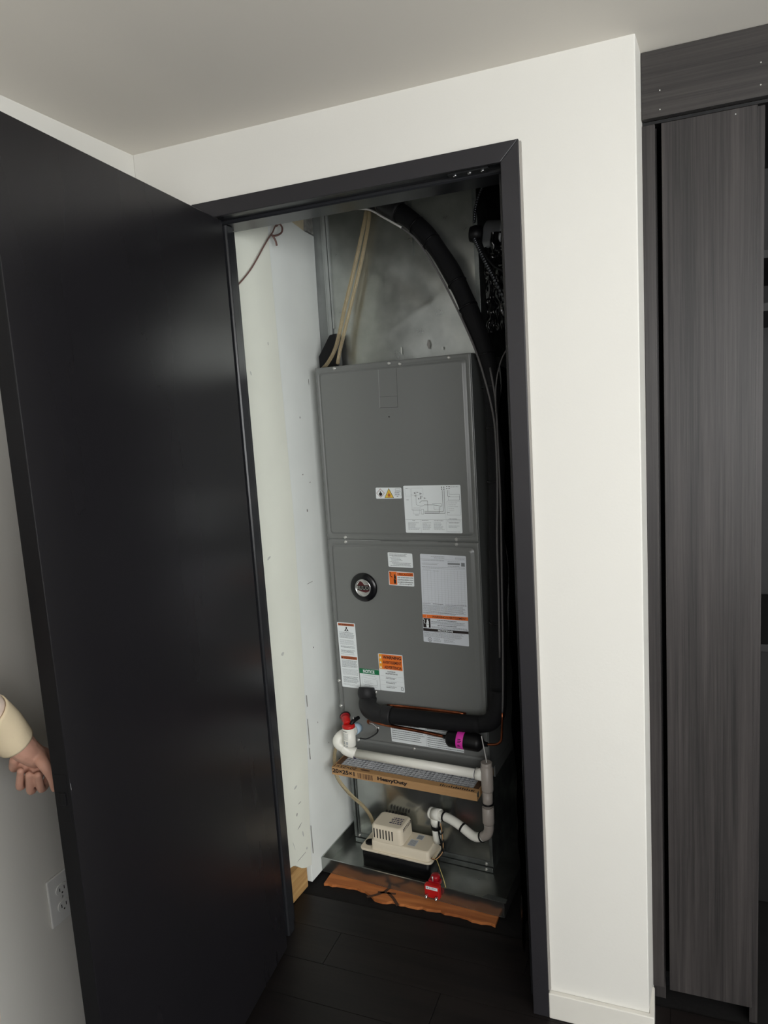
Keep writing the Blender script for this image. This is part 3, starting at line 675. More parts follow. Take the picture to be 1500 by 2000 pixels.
p.build('label_print', ['ink', 'orange', 'amber', 'inkg', 'paper', 'inkl'], x, kind='stuff')
# 9 long two-column label under the pipes
x = sheet('instruction_label', [(.1940, .5150), (.4570, .5150), (.4520, .4470), (.1965, .4480)], r=.001, label='long white two-column text label below the pipes')
p = flatmb(); p.para(.199, .318, .512, .4520, .0072, .0034, D1, 1, .15); p.para(.327, .452, .512, .4500, .0072, .0034, D1, 1, .1); p.line([(.3225, .514), (.3225, .449)], .0006, D1, 1)
p.build('label_print', ['ink', 'inkg'], x, kind='stuff')

# ================================================================== DUCTWORK
du = thing('supply_duct', 'galvanised sheet metal duct rising from the top of the air handler', 'duct', (.28, .3, 1.7), CLO)
def duct_front(a, b):
    s = .030+.505*a; h = 1.701+.755*b
    dg = 1.701+(s-.030)*.512
    d = .100 + (.0 if h > dg else (dg-h)*.042)
    d += .0016*noise.noise(Vector((s*7, h*5, 3)))+.0010*noise.noise(Vector((s*18, h*14, 1)))
    if h > dg: d += .010*math.exp(-((s-.33)**2+(h-1.95)**2)/.006)*(.5+.5*math.sin((s+h)*40))*.35
    return (s, d, h)
g = MB().grid(duct_front, 70, 100); g.build('front_panel', 'galv', du)
box((.0305, .112, 1.7005), (.5345, .52, 2.456)).build('duct_body', 'galvdull', du)
fl = MB(); fl.box((.0, .108, 1.701), (.030, .114, 2.456)); fl.box((.012, .098, 1.701), (.0225, .108, 2.456)); fl.box((.0285, .0925, 1.83), (.0335, .112, 2.456))
fl.build('corner_flange', 'galvpale', du, bevel=.0008)
fl = MB(); fl.box((.528, .094, 1.701), (.5415, .112, 2.456)); fl.build('corner_flange', 'galvdull', du, bevel=.0008)
box((.031, .0965, 1.7005), (.5345, .102, 1.706)).build('base_flange', 'galvdull', du)
box((.330, .0975, 2.02), (.3312, .1005, 2.456)).build('sheet_seam', 'galvdull', du)
sl = flatmb()
for cx, ch, a, b in ((.365, 1.745, .006, .016), (.27, 1.735, .004, .014), (.41, 1.73, .004, .006)):
    pts = []
    for i in range(10):
        t = 2*PI*i/10; q = random.uniform(.6, 1.1); pts.append((cx+a*q*math.cos(t), ch+b*q*math.sin(t)))
    sl.poly(pts, .0985, 0 if cx == .365 else 1)
sl.build('dried_sealant', ['scuff', 'smear'], du, kind='stuff')
# wider galvanised sheet glimpsed left of the duct
wp = MB().grid(lambda a, b: (-.12+.119*a, .135+.012*math.sin(b*3+a*2)*a, 1.55+.9*b), 10, 24); wp.build('side_sheet', 'galvpale', du)
# bracket
bk = MB().prism([(-.012, 1.703), (-.012, 1.741), (.034, 1.806), (.060, 1.809), (.062, 1.703)], lambda a, b, t: (a, t, b), .055, .082).build('support_bracket', 'black', frame=CLO, bevel=.002)
tag(bk, 'small black sloped bracket on top of the air handler at its left corner', 'bracket')
# return plenum under the air handler
rp = thing('return_plenum', 'galvanised sheet metal box under the air handler behind the pump', 'plenum', (.255, .3, .0075), CLO)
def pf(a, b):
    s = -.003+.516*a; h = .040+.305*b
    c = min(a, 1-a, b, 1-b)*2
    return (s, .057-.014*c+.0012*noise.noise(Vector((s*9, h*9, 7))), h)
MB().grid(pf, 50, 34).build('front_panel', 'galvsmooth', rp)
box((-.003, .060, .0075), (.513, .56, .3455)).build('plenum_body', 'galvdull', rp)
box((-.004, .048, .0078), (.5135, .0605, .024)).build('bottom_flange', 'galvdull', rp, bevel=.001)
box((-.004, .053, .0255), (.5135, .0605, .040)).build('bottom_flange', 'galvdull', rp, bevel=.001)
box((-.0045, .046, .03), (.006, .0605, .345)).build('corner_strip', 'galvdull', rp, bevel=.001)
box((.0095, .051, .04), (.0125, .0605, .345)).build('corner_strip', 'galvdull', rp, bevel=.0006)
box((.503, .050, .04), (.514, .0605, .345)).build('corner_strip', 'galvdull', rp, bevel=.001)
box((-.003, .06, .3460), (.0115, .50, .3845)).build('filter_rail', 'ahu', rp); box((.5265, .06, .3460), (.5325, .50, .3845)).build('filter_rail', 'ahu', rp); box((.0115, .505, .3460), (.529, .52, .3845)).build('filter_rail', 'ahu', rp)
for i, (s, h, d) in enumerate(((.012, .033, .053), (.49, .033, .053), (.49, .016, .048), (.30, .033, .053))):
    c = dup(first, Vector((s, d, h))-Vector(rp['base']), rp)

# drain pan
pn = thing('drain_pan', 'shallow galvanised drain pan on the plywood under the pump', 'pan', (.283, .2, .0035), CLO)
ps0, ps1, pd0, pd1, ph = -.0355, .606, -.137, .585, .054
box((ps0, pd0, .0035), (ps1, pd1, .0060)).build('pan_floor', 'galv', pn)
fr = MB(); fr.box((ps0, pd0, .0062), (ps1, pd0+.0015, ph)); fr.box((ps0, pd0-.0015, ph-.004), (ps1, pd0+.0030, ph+.0006)); fr.build('pan_front', 'galvsmooth', pn)
box((ps0, pd0+.0016, .0062), (ps0+.0015, pd1, ph)).box((ps0-.0005, pd0+.0031, ph-.003), (ps0+.003, pd1, ph+.0005)).build('pan_side', 'galv', pn)
box((ps1-.0015, pd0+.0016, .0062), (ps1, pd1, ph)).build('pan_side', 'galv', pn)
box((ps0+.0016, pd1-.0015, .0062), (ps1-.0016, pd1, ph)).build('pan_back', 'galv', pn)
MB().prism([(.535, -.139), (.612, -.139), (.612, -.121), (.55, -.118)], lambda a, b, t: (a, b, t), ph+.0007, ph+.0022).build('corner_tab', 'galvdull', pn)

# ================================================================== AIR FILTER
fz0, fz1, fd0, fd1, fs0, fs1 = .3490, .3755, -.1040, .50, .0135, .5245
af = thing('air_filter', 'cardboard framed pleated air filter sticking out of the slot below the unit', 'air filter', (.268, .2, fz0), CLO)
cf = MB(); cf.box((fs0, fd0, fz0), (fs1, fd0+.002, fz1)); cf.box((fs0, fd0+.0022, fz1-.001), (fs1, fd0+.024, fz1)); cf.box((fs0, fd0+.0022, fz0), (fs1, fd0+.024, fz0+.001))
fo = cf.build('front_frame', 'cardboard', af)
for a, b in ((fs0, fs0+.002), (fs1-.002, fs1)):
    box((a, fd0+.0245, fz0), (b, fd1, fz1)).build('side_frame', 'cardboard', af)
box((fs0+.0022, fd0+.0245, fz1-.0018), (fs0+.020, fd1, fz1-.0008)).build('side_lip', 'inkb', af); box((fs1-.020, fd0+.0245, fz1-.0018), (fs1-.0022, fd1, fz1-.0008)).build('side_lip', 'inkb', af)
def pleat(a, b):
    s = fs0+.003+(fs1-fs0-.006)*a; d = fd0+.018+(.36)*b
    q = (a*34) % 1; z = fz1-.0125+.0075*abs(2*q-1)
    return (s, d, z)
MB().grid(pleat, 136, 8, smooth=False).build('pleated_media', 'media', af, kind='stuff')
wm = MB()
for i in range(42):
    s = fs0+.012+i*.0119; wm.box((s, fd0+.0245, fz1-.0042), (s+.0009, .10, fz1-.0034))
for j in range(17):
    d = fd0+.026+j*.0119; wm.box((fs0+.004, d, fz1-.0034), (fs1-.004, d+.0009, fz1-.0026))
wm.build('wire_mesh', 'wire', af, kind='stuff')
p = flatmb(); d = fd0-.0003
text(p, '20×25×1', fs0+.002, fs0+.0865, fz0+.0072, fz0+.0225, d, 0, .04)
rb = random.Random(3); s = fs0+.098
p.rect(fs0+.0935, fs0+.157, fz0+.002, fz0+.0235, d+.0001, 2)
while s < fs0+.153:
    wd = rb.choice((.0012, .002, .003, .0045)); p.rect(s, min(s+wd, fs0+.155), fz0+.004, fz0+.0215, d, 1); s += wd+rb.choice((.001, .0016, .0025))
text(p, 'HeavyDuty', fs0+.171, fs0+.278, fz0+.0055, fz0+.0215, d, 0, .05)
zt = fz1+.0003
text(p, '20×25×1', fs0+.004, fs0+.088, fd0+.004, fd0+.020, 0, 0, .01, flip=True, fn=lambda a, b: (a, b, zt))
for k_ in range(16):
    a_ = fs1-.124+k_*.0073; b_ = a_+random.uniform(.003, .0058); e_ = fd0+random.choice((.012, .016, .013))
    p.add([(a_, fd0+.005, zt), (b_, fd0+.005, zt), (b_, e_, zt), (a_, e_, zt)], [(0, 1, 2, 3)], 0)
p.add([(fs0+.12+.018*math.cos(t*.39), fd0+.014+.005*math.sin(t*.39), zt) for t in range(16)], [tuple(range(16))], 1)
p.build('printed_lettering', ['ink', 'inkb', 'cardboard'], fo, kind='stuff')

# ================================================================== CONDENSATE PUMP
cp = thing('condensate_pump', 'cream and black condensate pump standing in the drain pan', 'pump', (.208, -.01, .0062), CLO)
def rrect(s0, s1, d0, d1, r, n=5):
    out = []
    for cx, cy, a0 in ((s1-r, d1-r, 0), (s0+r, d1-r, 90), (s0+r, d0+r, 180), (s1-r, d0+r, 270)):
        for i in range(n):
            a = math.radians(a0+90*i/(n-1)); out.append((cx+r*math.cos(a), cy+r*math.sin(a)))
    return out
ZP = lambda a, b, t: (a, b, t)
PD0, PD1 = -.066, .038
MB().prism(rrect(.081, .333, PD0+.003, PD1-.003, .012), ZP, .0062, .0660, smooth=True).build('tank', 'black', cp)
MB().prism(rrect(.076, .341, PD0-.002, PD1+.002, .016), ZP, .0662, .0740, smooth=True).build('lid_rim', 'cream', cp, bevel=.002)
def lofted(rects, m=0, n=6):
    mb = MB(); rs = [[(a, b, z) for a, b in rrect(*q, n)] for q, z in rects]; N = len(rs[0])
    mb.add([p for r in rs for p in r], [(k*N+i, k*N+(i+1) % N, (k+1)*N+(i+1) % N, (k+1)*N+i) for k in range(len(rs)-1) for i in range(N)], m, True)
    mb.add(rs[-1], [tuple(range(N))], m); return mb
lofted([((.118, .333, PD0+.004, PD1-.002, .012), .074), ((.119, .332, PD0+.005, PD1-.003, .012), .102), ((.121, .330, PD0+.007, PD1-.005, .012), .1055), ((.125, .326, PD0+.011, PD1-.009, .010), .107)]).build('lower_cover', 'cream', cp)
mo = lofted([((.120, .238, PD0+.006, PD1-.003, .016), .1075), ((.121, .236, PD0+.007, PD1-.004, .016), .154), ((.123, .234, PD0+.009, PD1-.006, .015), .160), ((.129, .228, PD0+.015, PD1-.011, .012), .1635)]).build('motor_cover', 'cream', cp)
for i in range(7): box((.1325+i*.0112, PD0+.0058, .119), (.1362+i*.0112, PD0+.0085, .152)).build('vent_slot', 'slot', mo)
for i in range(7): box((.2330, PD0+.024+i*.0095, .134), (.2363, PD0+.0275+i*.0095, .158)).build('vent_slot', 'slot', mo)
for i in range(7): box((.138+i*.012, PD1-.012, .150), (.1425+i*.012, PD1-.004, .1685)).build('rear_vent', 'slot', mo)
p = flatmb()
def ZT(z): return lambda a, b: (a, b, z)
def tw(s0, s1, d0, ht, z, m):
    s = s0
    while s < s1: wl = random.uniform(.003, .009); p.add([(s, d0, z), (min(s+wl, s1), d0, z), (min(s+wl, s1), d0+ht, z), (s, d0+ht, z)], [(0, 1, 2, 3)], m); s += wl+.002
for i in range(4): tw(.178+.004*(i % 2), .222, -.030+i*.010, .0055, .1639, 0)
p.build('ink_markings', ['pvcline'], mo, kind='stuff')
lb = flatmb()
for s0, s1, d0, d1 in ((.248, .276, -.045, -.010), (.262, .286, -.004, .022)):
    lb.add([(s0, d0, .1074), (s1, d0, .1074), (s1, d1, .1074), (s0, d1, .1074)], [(0, 1, 2, 3)], 0)
    for i in range(8): 
        y = d0+.002+i*(d1-d0-.004)/8; lb.add([(s0+.002, y, .1077), (s1-.002, y, .1077), (s1-.002, y+.0016, .1077), (s0+.002, y+.0016, .1077)], [(0, 1, 2, 3)], 1)
lb.build('data_plate', ['papers', 'inkg'], cp)
MB().spin((.1000, -.030, .0742), (0, 0, 1), [(0, .0165), (.004, .0165), (.005, .015), (.005, .012), (.002, .011)], 24).build('inlet_plug', 'black', cp)
MB().spin((.1015, .006, .0742), (0, 0, 1), [(0, .009), (.010, .009), (.011, .006), (.032, .005), (.033, .003)], 18).build('outlet_barb', 'black', cp)
for q in (.148, .214): box((q, PD0-.0030, .0685), (q+.040, PD0-.0018, .0715)).build('lid_clip', 'creamd', cp)
# red pan float switch clipped to the pan edge
rs = thing('pan_switch', 'red overflow switch with metal prongs clipped on the front pan edge', 'switch', (.378, -.146, .03), CLO)
box((.3535, -.1585, .0240), (.4040, -.1395, .0660)).build('switch_body', 'red', rs, bevel=.003)
box((.360, -.1394, .0560), (.398, -.1170, .0700)).build('clip_arm', 'darkred', rs, bevel=.002)
MB().spin((.381, -.127, .0702), (0, 0, 1), [(0, .0150), (.012, .0150), (.016, .012), (.016, .0001)], 20).build('cap', 'darkred', rs)
MB().tube([(.377, -.142, .072), (.377, -.1425, .088)], .0025, 8).build('spade_terminal', 'screw', rs)
for q in (.3625, .3955): MB().spin((q, -.1585, .0335), (0, -1, -.45), [(0, .0050), (.009, .0050), (.010, .0038), (.014, .0034)], 12).build('prong', 'chrome', rs)
p = flatmb(); p.rect(.3590, .3990, .0530, .0630, -.1588, 0); text(p, '!', .3630, .3655, .0550, .0610, -.1591, 1, .03); p.words(.370, .395, .0590, .0016, -.1591, 2); p.words(.370, .391, .0558, .0016, -.1591, 2)
p.build('switch_label', ['paper', 'ink', 'inkg'], rs, kind='stuff')

# ================================================================== DRAIN PIPING
dp = thing('condensate_drain', 'white and grey plastic drain piping running in front of the unit down to the pump', 'pipe', (.3, -.07, .11), CLO)
R = .0148
MB().tube([(.068, -.003, .479), (.067, -.030, .480)], [.019, .018], 24).build('threaded_adapter', 'bluefit', dp)
el = MB().tube([(.066, -.028, .480), (.056, -.060, .482), (.045, -.080, .477), (.0385, -.0885, .465), (.0425, -.0885, .454), (.0545, -.0858, .4455)], [.0180, .0185, .0192, .0196, .0196, .0194], 22, k=6); el.build('elbow', 'pvc', dp)
el = MB().tube([(.052, -.0862, .4475), (.064, -.083, .435), (.074, -.080, .429), (.093, -.0755, .4225)], [.0186, .0196, .0194, .0188], 20, k=6); el.build('elbow', 'pvc', dp)
MB().tube([(.0925, -.0756, .4225), (.0945, -.0755, .4224)], .0190, 20).build('glue_line', 'pvcline', dp)
MB().cyl((.094, -.0755, .4222), (.520, -.075, .4225), R, 24).build('drain_pipe', 'pvc', dp)
MB().cyl((.512, -.075, .4225), (.5145, -.075, .4225), R+.0004, 24).build('glue_line', 'pvcline', dp)
MB().tube([(.515, -.075, .4225), (.536, -.075, .4225)], [.0185, .0185], 24).build('tee_branch', 'pvc', dp)
tee = MB().spin((.5495, -.075, .466), (0, 0, -1), [(0, .0125), (-.001, .0150), (0, .0172), (.010, .0172), (.013, .0168), (.014, .0186), (.088, .0186), (.092, .0178), (.094, .0160)], 28).build('tee', 'pvcg', dp)
MB().cyl((.5485, -.075, .372), (.548, -.075, .318), .0158, 24).build('standpipe', 'pvcg', dp)
MB().spin((.548, -.075, .320), (0, 0, -1), [(0, .0168), (.001, .0182), (.052, .0182), (.054, .0172), (.056, .0160)], 24).build('coupling', 'pvcg', dp)
MB().tube([(.5475, -.0745, .264), (.547, -.072, .245), (.5395, -.069, .2235), (.524, -.0655, .210)], .0152, 20, k=6).build('trap_bend', 'pvcg', dp)
MB().tube([(.525, -.0657, .2105), (.505, -.061, .2005), (.487, -.056, .1990), (.468, -.050, .2045), (.448, -.044, .2125), (.42, -.036, .2205), (.395, -.029, .2245), (.37, -.021, .2235), (.350, -.0145, .220)], .0145, 20, k=5).build('trap_pipe', 'pvc', dp)
for P0, P1 in (((.522, -.065, .2085), (.518, -.064, .2065)), ((.452, -.0452, .2110), (.447, -.0436, .2130)), ((.384, -.0255, .2250), (.379, -.024, .2248)), ((.548, -.075, .334), (.548, -.075, .328))):
    MB().tube([P0, P1], .0172, 20).build('cable_tie', 'black', dp)
MB().tube([(.364, -.019, .2228), (.334, -.0095, .2180)], .0190, 24).build('tee_branch', 'pvc', dp)
MB().spin((.3335, -.0095, .2180), (-1, .25, -.1), [(0, .0188), (.010, .0188), (.0125, .015), (.0125, .0001)], 24).build('tee_plug', 'pvc', dp)
MB().spin((.343, -.012, .207), (-.045, .10, -1), [(0, .0172), (.022, .0172), (.024, .0155), (.038, .0150)], 24).build('tee', 'pvc', dp)
MB().spin((.3415, -.0085, .1735), (-.045, .10, -1), [(-.006, .0150), (-.004, .0175), (.008, .0175), (.0095, .0155)], 20).build('hose_clamp', 'black', dp)
MB().tube([(.3415, -.008, .170), (.339, .001, .128), (.3375, .006, .109)], [.0145, .0143, .0138], 20).build('drop_pipe', 'pvc', dp)
p = flatmb()
# float switch on the drain
fsw = thing('float_switch', 'white cylinder float switch with red cap on the drain fitting', 'switch', (.083, -.085, .46), CLO)
MB().spin((.0875, -.0985, .4600), (0, 0, 1), [(0, .0001), (0, .0190), (.003, .0208), (.064, .0208), (.064, .0001)], 32).build('switch_body', 'pvc', fsw)
MB().spin((.0875, -.0985, .5242), (0, 0, 1), [(0, .0214), (.006, .0214), (.008, .0200), (.010, .0175), (.010, .0001)], 32).build('cap', 'red', fsw)
MB().tube([(.082, -.096, .5320), (.074, -.086, .540), (.065, -.076, .544)], [.0125, .013, .012], 18, k=4).build('cap_hinge', 'red', fsw)
MB().spin((.060, -.068, .539), (-.5, .6, .35), [(-.010, .0135), (.004, .0160), (.009, .0160), (.011, .0135), (.011, .0001)], 24).build('flip_lid', 'darkred', fsw)
MB().spin((.0535, -.058, .540), (-.5, .6, .3), [(0, .0185), (.003, .0185), (.004, .001)], 24).build('lid_gasket', 'black', fsw)
MB().tube([(.095, -.096, .532), (.099, -.085, .541), (.108, -.062, .545)], [.006, .0075, .006], 12, k=4).build('wire_boot', 'black', fsw)
MB().tube([(.0985, -.086, .540), (.0995, -.080, .553)], .003, 8).build('terminal', 'chrome', fsw)
# printed on the curved body: bend print around the cylinder
def cylp(a, h): 
    t = a/.0208; return (.0875+.0211*math.sin(t), -.0985-.0211*math.cos(t), h-.002)
p = flatmb()
def cw(a0, a1, h, ht, m):
    a = a0
    while a < a1:
        wl = min(random.uniform(.002, .006), a1-a)
        n = max(1, int(wl/.002)); 
        for i in range(n):
            b0, b1 = a+wl*i/n, a+wl*(i+1)/n; p.add([cylp(b0, h), cylp(b1, h), cylp(b1, h+ht), cylp(b0, h+ht)], [(0, 1, 2, 3)], m)
        a += wl+.001
cw(-.013, .004, .5165, .0035, 0)
for i in range(6): cw(-.014, .006, .510-i*.0040, .0016, 1)
cw(-.012, -.006, .474, .010, 1); cw(-.002, .005, .474, .010, 1); cw(-.012, -.006, .466, .005, 1); cw(-.002, .004, .466, .005, 1)
p.build('switch_print', ['inkg', 'inkl'], fsw, kind='stuff')
wsw = MB().tube([(.105, -.060, .4700), (.125, -.045, .4650), (.150, -.020, .478), (.146, -.006, .489)], .0022, 8, k=6)
tag(wsw.build('switch_cable', 'black', frame=CLO), 'short black cable from the float switch to the unit panel', 'cable')
wsw = MB().tube([(.118, -.012, .505), (.130, -.016, .507), (.140, -.014, .500), (.1455, -.008, .4905)], .0011, 8, k=6)
tag(wsw.build('switch_wire', 'wirewhite', frame=CLO), 'short white wire curling beside the float switch', 'wire')

# ================================================================== REFRIGERANT LINES
sl_ = thing('suction_line', 'thick black foam insulated refrigerant pipe arching down the right of the unit', 'pipe', (.3, -.03, .57), CLO)
sp_ = [(.02, .075, 2.28), (.09, .075, 2.255), (.175, .068, 2.215), (.23, .063, 2.194), (.283, .058, 2.163), (.342, .052, 2.119), (.392, .046, 2.068), (.434, .042, 2.01), (.474, .036, 1.944), (.51, .028, 1.871), (.541, .02, 1.794), (.567, .01, 1.725),
       (.587, 0, 1.649), (.599, -.005, 1.545), (.602, -.01, 1.412), (.599, -.015, 1.231), (.593, -.02, .998), (.588, -.03, .793), (.588, -.046, .687)]
MB().tube(sp_, lambda t: .0285-.0035*t+.0010*math.sin(t*60), 20, k=5).build('foam_sleeve', 'foam', sl_)
MB().tube([(.588, -.046, .690), (.587, -.053, .650), (.580, -.058, .615), (.560, -.061, .590), (.530, -.062, .580)], [.0255, .027, .0275, .0270, .0255], 20, k=6).build('foam_elbow', 'foam', sl_)
MB().tube([(.533, -.062, .580), (.47, -.062, .575), (.4, -.062, .571), (.294, -.062, .569), (.225, -.062, .567)], .0265, 20, k=4).build('foam_sleeve', 'foam', sl_)
MB().tube([(.232, -.062, .567), (.215, -.062, .567), (.20, -.062, .567)], [.029, .0305, .029], 18, k=4).build('foam_wrap', 'foamtape', sl_)
MB().tube([(.204, -.062, .567), (.185, -.061, .567), (.163, -.058, .569), (.142, -.048, .575), (.128, -.032, .585), (.123, -.012, .595)], [.0265, .0275, .0295, .0300, .0295, .0285], 18, k=5).build('foam_elbow', 'foamtape', sl_)
MB().tube([(.124, -.018, .600), (.122, -.022, .618), (.121, -.017, .634)], [.0285, .0305, .026], 18, k=4).build('foam_end', 'foamtape', sl_)
MB().tube([(.250, .062, 2.187), (.283, .058, 2.163), (.312, .055, 2.142)], [.0325, .0345, .0320], 18, k=4).build('foam_wrap', 'foamtape', sl_)
import bisect
def ring_at(P, i, r, wd=.0022):
    a, b = Vector(P[i]), Vector(P[i+1]); t = (b-a).normalized(); return a+(b-a)*.5-t*wd, a+(b-a)*.5+t*wd
for i in (4, 5, 6, 8, 9, 11, 12, 13, 14, 16):
    a, b = ring_at(sp_, i, .026); MB().tube([a, b], .0310-.0030*i/16, 16).build('cable_tie', 'black', sl_)
tag(MB().tube([(.196, -.019, .580), (.276, -.019, .5835), (.384, -.019, .586), (.47, -.019, .5865)], .0052, 12, k=4).build('copper_rod', 'copper', frame=CLO), 'thin copper-coloured line just above the black foam pipe', 'pipe')  # copper-coloured rod between the unit face and the foam pipe
lq = thing('liquid_line', 'thin copper refrigerant line with a black filter drier below the foam pipe', 'pipe', (.4, -.07, .52), CLO)
MB().tube([(.117, -.004, .507), (.140, -.026, .520), (.166, -.050, .530), (.223, -.070, .5365), (.334, -.074, .5345), (.430, -.075, .5285)], .0056, 14, k=5).build('copper_tube', 'copper', lq)
MB().spin((.117, -.0042, .507), (0, -1, .2), [(0, .009), (.005, .009), (.007, .0065)], 16).build('brazed_joint', 'copper', lq)
MB().spin((.412, -.0752, .5288), (1, 0, -.03), [(0, .006), (.006, .007), (.010, .0075), (.014, .019), (.019, .025), (.026, .0272), (.112, .0272), (.119, .0255), (.127, .018), (.132, .0085), (.145, .0065)], 28).build('filter_drier', 'black', lq)
dr = [o for o in lq.children if o.name.startswith('filter_drier')][0]
MB().spin((.4622, -.0752, .5273), (1, 0, -.03), [(0, .0275), (.0002, .0276), (.0225, .0276), (.0227, .0275)], 28).build('magenta_band', 'magenta', dr)
p = flatmb(); 
def dcy(s, a):  # wrap on drier
    t = a/.0276; return (s, -.0752-.0279*math.cos(t), .5270+.0279*math.sin(t))
for i, (a, l) in enumerate(((.012, .010), (.007, .012), (.0035, .009), (-.006, .007), (-.010, .009))):
    p.add([dcy(.4685, a), dcy(.4685+l, a), dcy(.4685+l, a+.0022), dcy(.4685, a+.0022)], [(0, 1, 2, 3)], 0)
p.build('band_print', ['ink'], dr, kind='stuff')
MB().tube([(.552, -.0755, .5245), (.582, -.075, .529), (.5955, -.075, .538), (.601, -.074, .556), (.606, -.072, .632)], .0036, 12, k=5).build('copper_tube', 'copper', lq)
MB().tube([(.606, -.072, .632), (.610, -.068, .709), (.613, -.060, .85), (.616, -.052, 1.05), (.620, -.048, 1.25), (.618, -.043, 1.45), (.6145, -.038, 1.56), (.600, -.029, 1.65)], .0030, 12, k=5).build('black_tube', 'wiregrey', lq)
cc = thing('control_cable', 'thin control cable strapped along the left edge of the arching foam pipe', 'cable', (.45, .01, .8), CLO)
MB().tube([(.10, .062, 2.20), (.151, .056, 2.182), (.212, .046, 2.166), (.266, .035, 2.131), (.328, .025, 2.089)], .0030, 10, k=5).build('white_jacket', 'wirewhite', cc)
MB().tube([(.328, .025, 2.089), (.376, .020, 2.044), (.429, .015, 1.962), (.472, .010, 1.882), (.516, 0, 1.790), (.552, -.014, 1.71), (.582, -.032, 1.627), (.606, -.044, 1.531), (.613, -.046, 1.458), (.613, -.048, 1.31), (.606, -.05, 1.159), (.605, -.052, 1.052), (.605, -.058, .945), (.603, -.064, .80)], .0030, 10, k=5).build('grey_jacket', 'wiregrey', cc)
cw_ = MB().tube([(.70, -.06, 1.73), (.668, -.055, 1.705), (.640, -.052, 1.665), (.622, -.05, 1.60), (.618, -.05, 1.52)], .0020, 8, k=5)
tag(cw_.build('thin_wire', 'wiregrey', frame=CLO), 'thin dark grey wire slanting from the right jamb to the foam pipe', 'wire')
cw_ = MB().tube([(.546, -.098, .560), (.548, -.092, .530), (.549, -.083, .50), (.5497, -.0755, .470), (.5497, -.075, .44)], .0017, 8, k=5)
tag(cw_.build('drip_wire', 'wirewhite', frame=CLO), 'pale wire dropping into the open top of the grey standpipe', 'wire')

# ------------------------------------------------------------------ vinyl tubes
tl = MB().tube([(.1015, .006, .098), (.1005, .000, .125), (.096, -.012, .165), (.080, -.028, .205), (.050, -.046, .245), (.020, -.058, .288), (.003, -.062, .325), (-.011, -.044, .366), (-.0185, -.016, .395), (-.0190, .04, .43), (-.0190, .09, .50), (-.0190, .10, .8), (-.019, .08, 1.2), (-.019, .080, 1.6), (-.012, .06, 1.685), (.030, .035, 1.713), (.056, .035, 1.745), (.072, .047, 1.793), (.096, .062, 1.889), (.131, .072, 1.998), (.164, .076, 2.097), (.186, .078, 2.171), (.20, .08, 2.26)], .0062, 14, k=5)
tag(tl.build('vinyl_tube', 'tube', frame=CLO), 'clear yellowed vinyl tube from the pump rising past the unit left edge', 'tube')
tl = MB().tube([(.064, .044, 1.709), (.073, .046, 1.745), (.090, .056, 1.808), (.114, .066, 1.887), (.150, .074, 1.996), (.178, .078, 2.087), (.196, .080, 2.162), (.206, .08, 2.25)], .0058, 14, k=5)
tag(tl.build('vinyl_tube', 'tube', frame=CLO), 'second clear vinyl tube right of the first above the unit', 'tube')
# wires from the pump
for i, (mn, lab, cat, pts) in enumerate((
    ('wireyel', 'pale yellow wire dropping from the pump end into the pan', 'wire', [(.346, -.045, .088), (.362, -.062, .085), (.385, -.095, .082), (.404, -.118, .070), (.414, -.128, .052), (.416, -.130, .030)]),
    ('black', 'black cable loop hanging beside the white drop pipe', 'cable', [(.362, -.030, .206), (.360, -.033, .18), (.363, -.034, .15), (.368, -.032, .12), (.366, -.035, .10), (.352, -.055, .086), (.343, -.066, .094)]),
    ('wireor', 'tan wire beside the black cable at the pump', 'wire', [(.366, -.028, .200), (.372, -.032, .165), (.374, -.034, .13), (.372, -.038, .105), (.358, -.058, .090), (.346, -.070, .097)]))):
    tag(MB().tube(pts, (.0014, .0026, .0015)[i], 8, k=6).build(('yellow_wire', 'pump_cable', 'tan_wire')[i], mn, frame=CLO), lab, cat)
wn_ = MB()
for t in range(3): wn_.tube([(.362+.004*t, -.036, .178-.03*t), (.372+.003*t, -.045, .172-.03*t), (.380, -.040, .180-.028*t)], .0022, 8, k=4)
tag(wn_.build('wire_splices', 'black', frame=CLO), 'black taped wire splices bunched at the drop pipe', 'wire')

# ------------------------------------------------------------------ knotted thermostat wire along the left wall
kw = thing('knotted_wire', 'brown thin wire tied in a knot across the upper left closet wall', 'wire', (-.02, -.2, 2.0), CLO)
MB().tube([(-.028, -.46, 1.86), (-.0275, -.38, 1.895), (-.027, -.325, 1.929), (-.026, -.26, 1.982), (-.025, -.19, 2.055), (-.025, -.158, 2.086), (-.024, -.142, 2.101), (-.0215, -.128, 2.121), (-.022, -.098, 2.141), (-.024, -.05, 2.166), (-.027, .02, 2.19), (-.03, .06, 2.24)], .0022, 8, k=6).build('wire', 'wirebrown', kw)
MB().tube([(-.020, -.150, 2.088), (-.014, -.135, 2.092), (-.012, -.112, 2.104), (-.013, -.104, 2.120), (-.018, -.110, 2.131), (-.021, -.124, 2.122)], .0028, 8, k=6).build('knot_loop', 'wirebrown', kw)
MB().tube([(-.021, -.150, 2.092), (-.015, -.143, 2.075), (-.016, -.137, 2.062)], .0030, 8, k=4).build('wire_end', 'wirebrown', kw)
MB().tube([(-.019, -.112, 2.128), (-.020, -.13, 2.150), (-.021, -.155, 2.166)], .0016, 8, k=4).build('wire_end', 'wirebrown', kw)

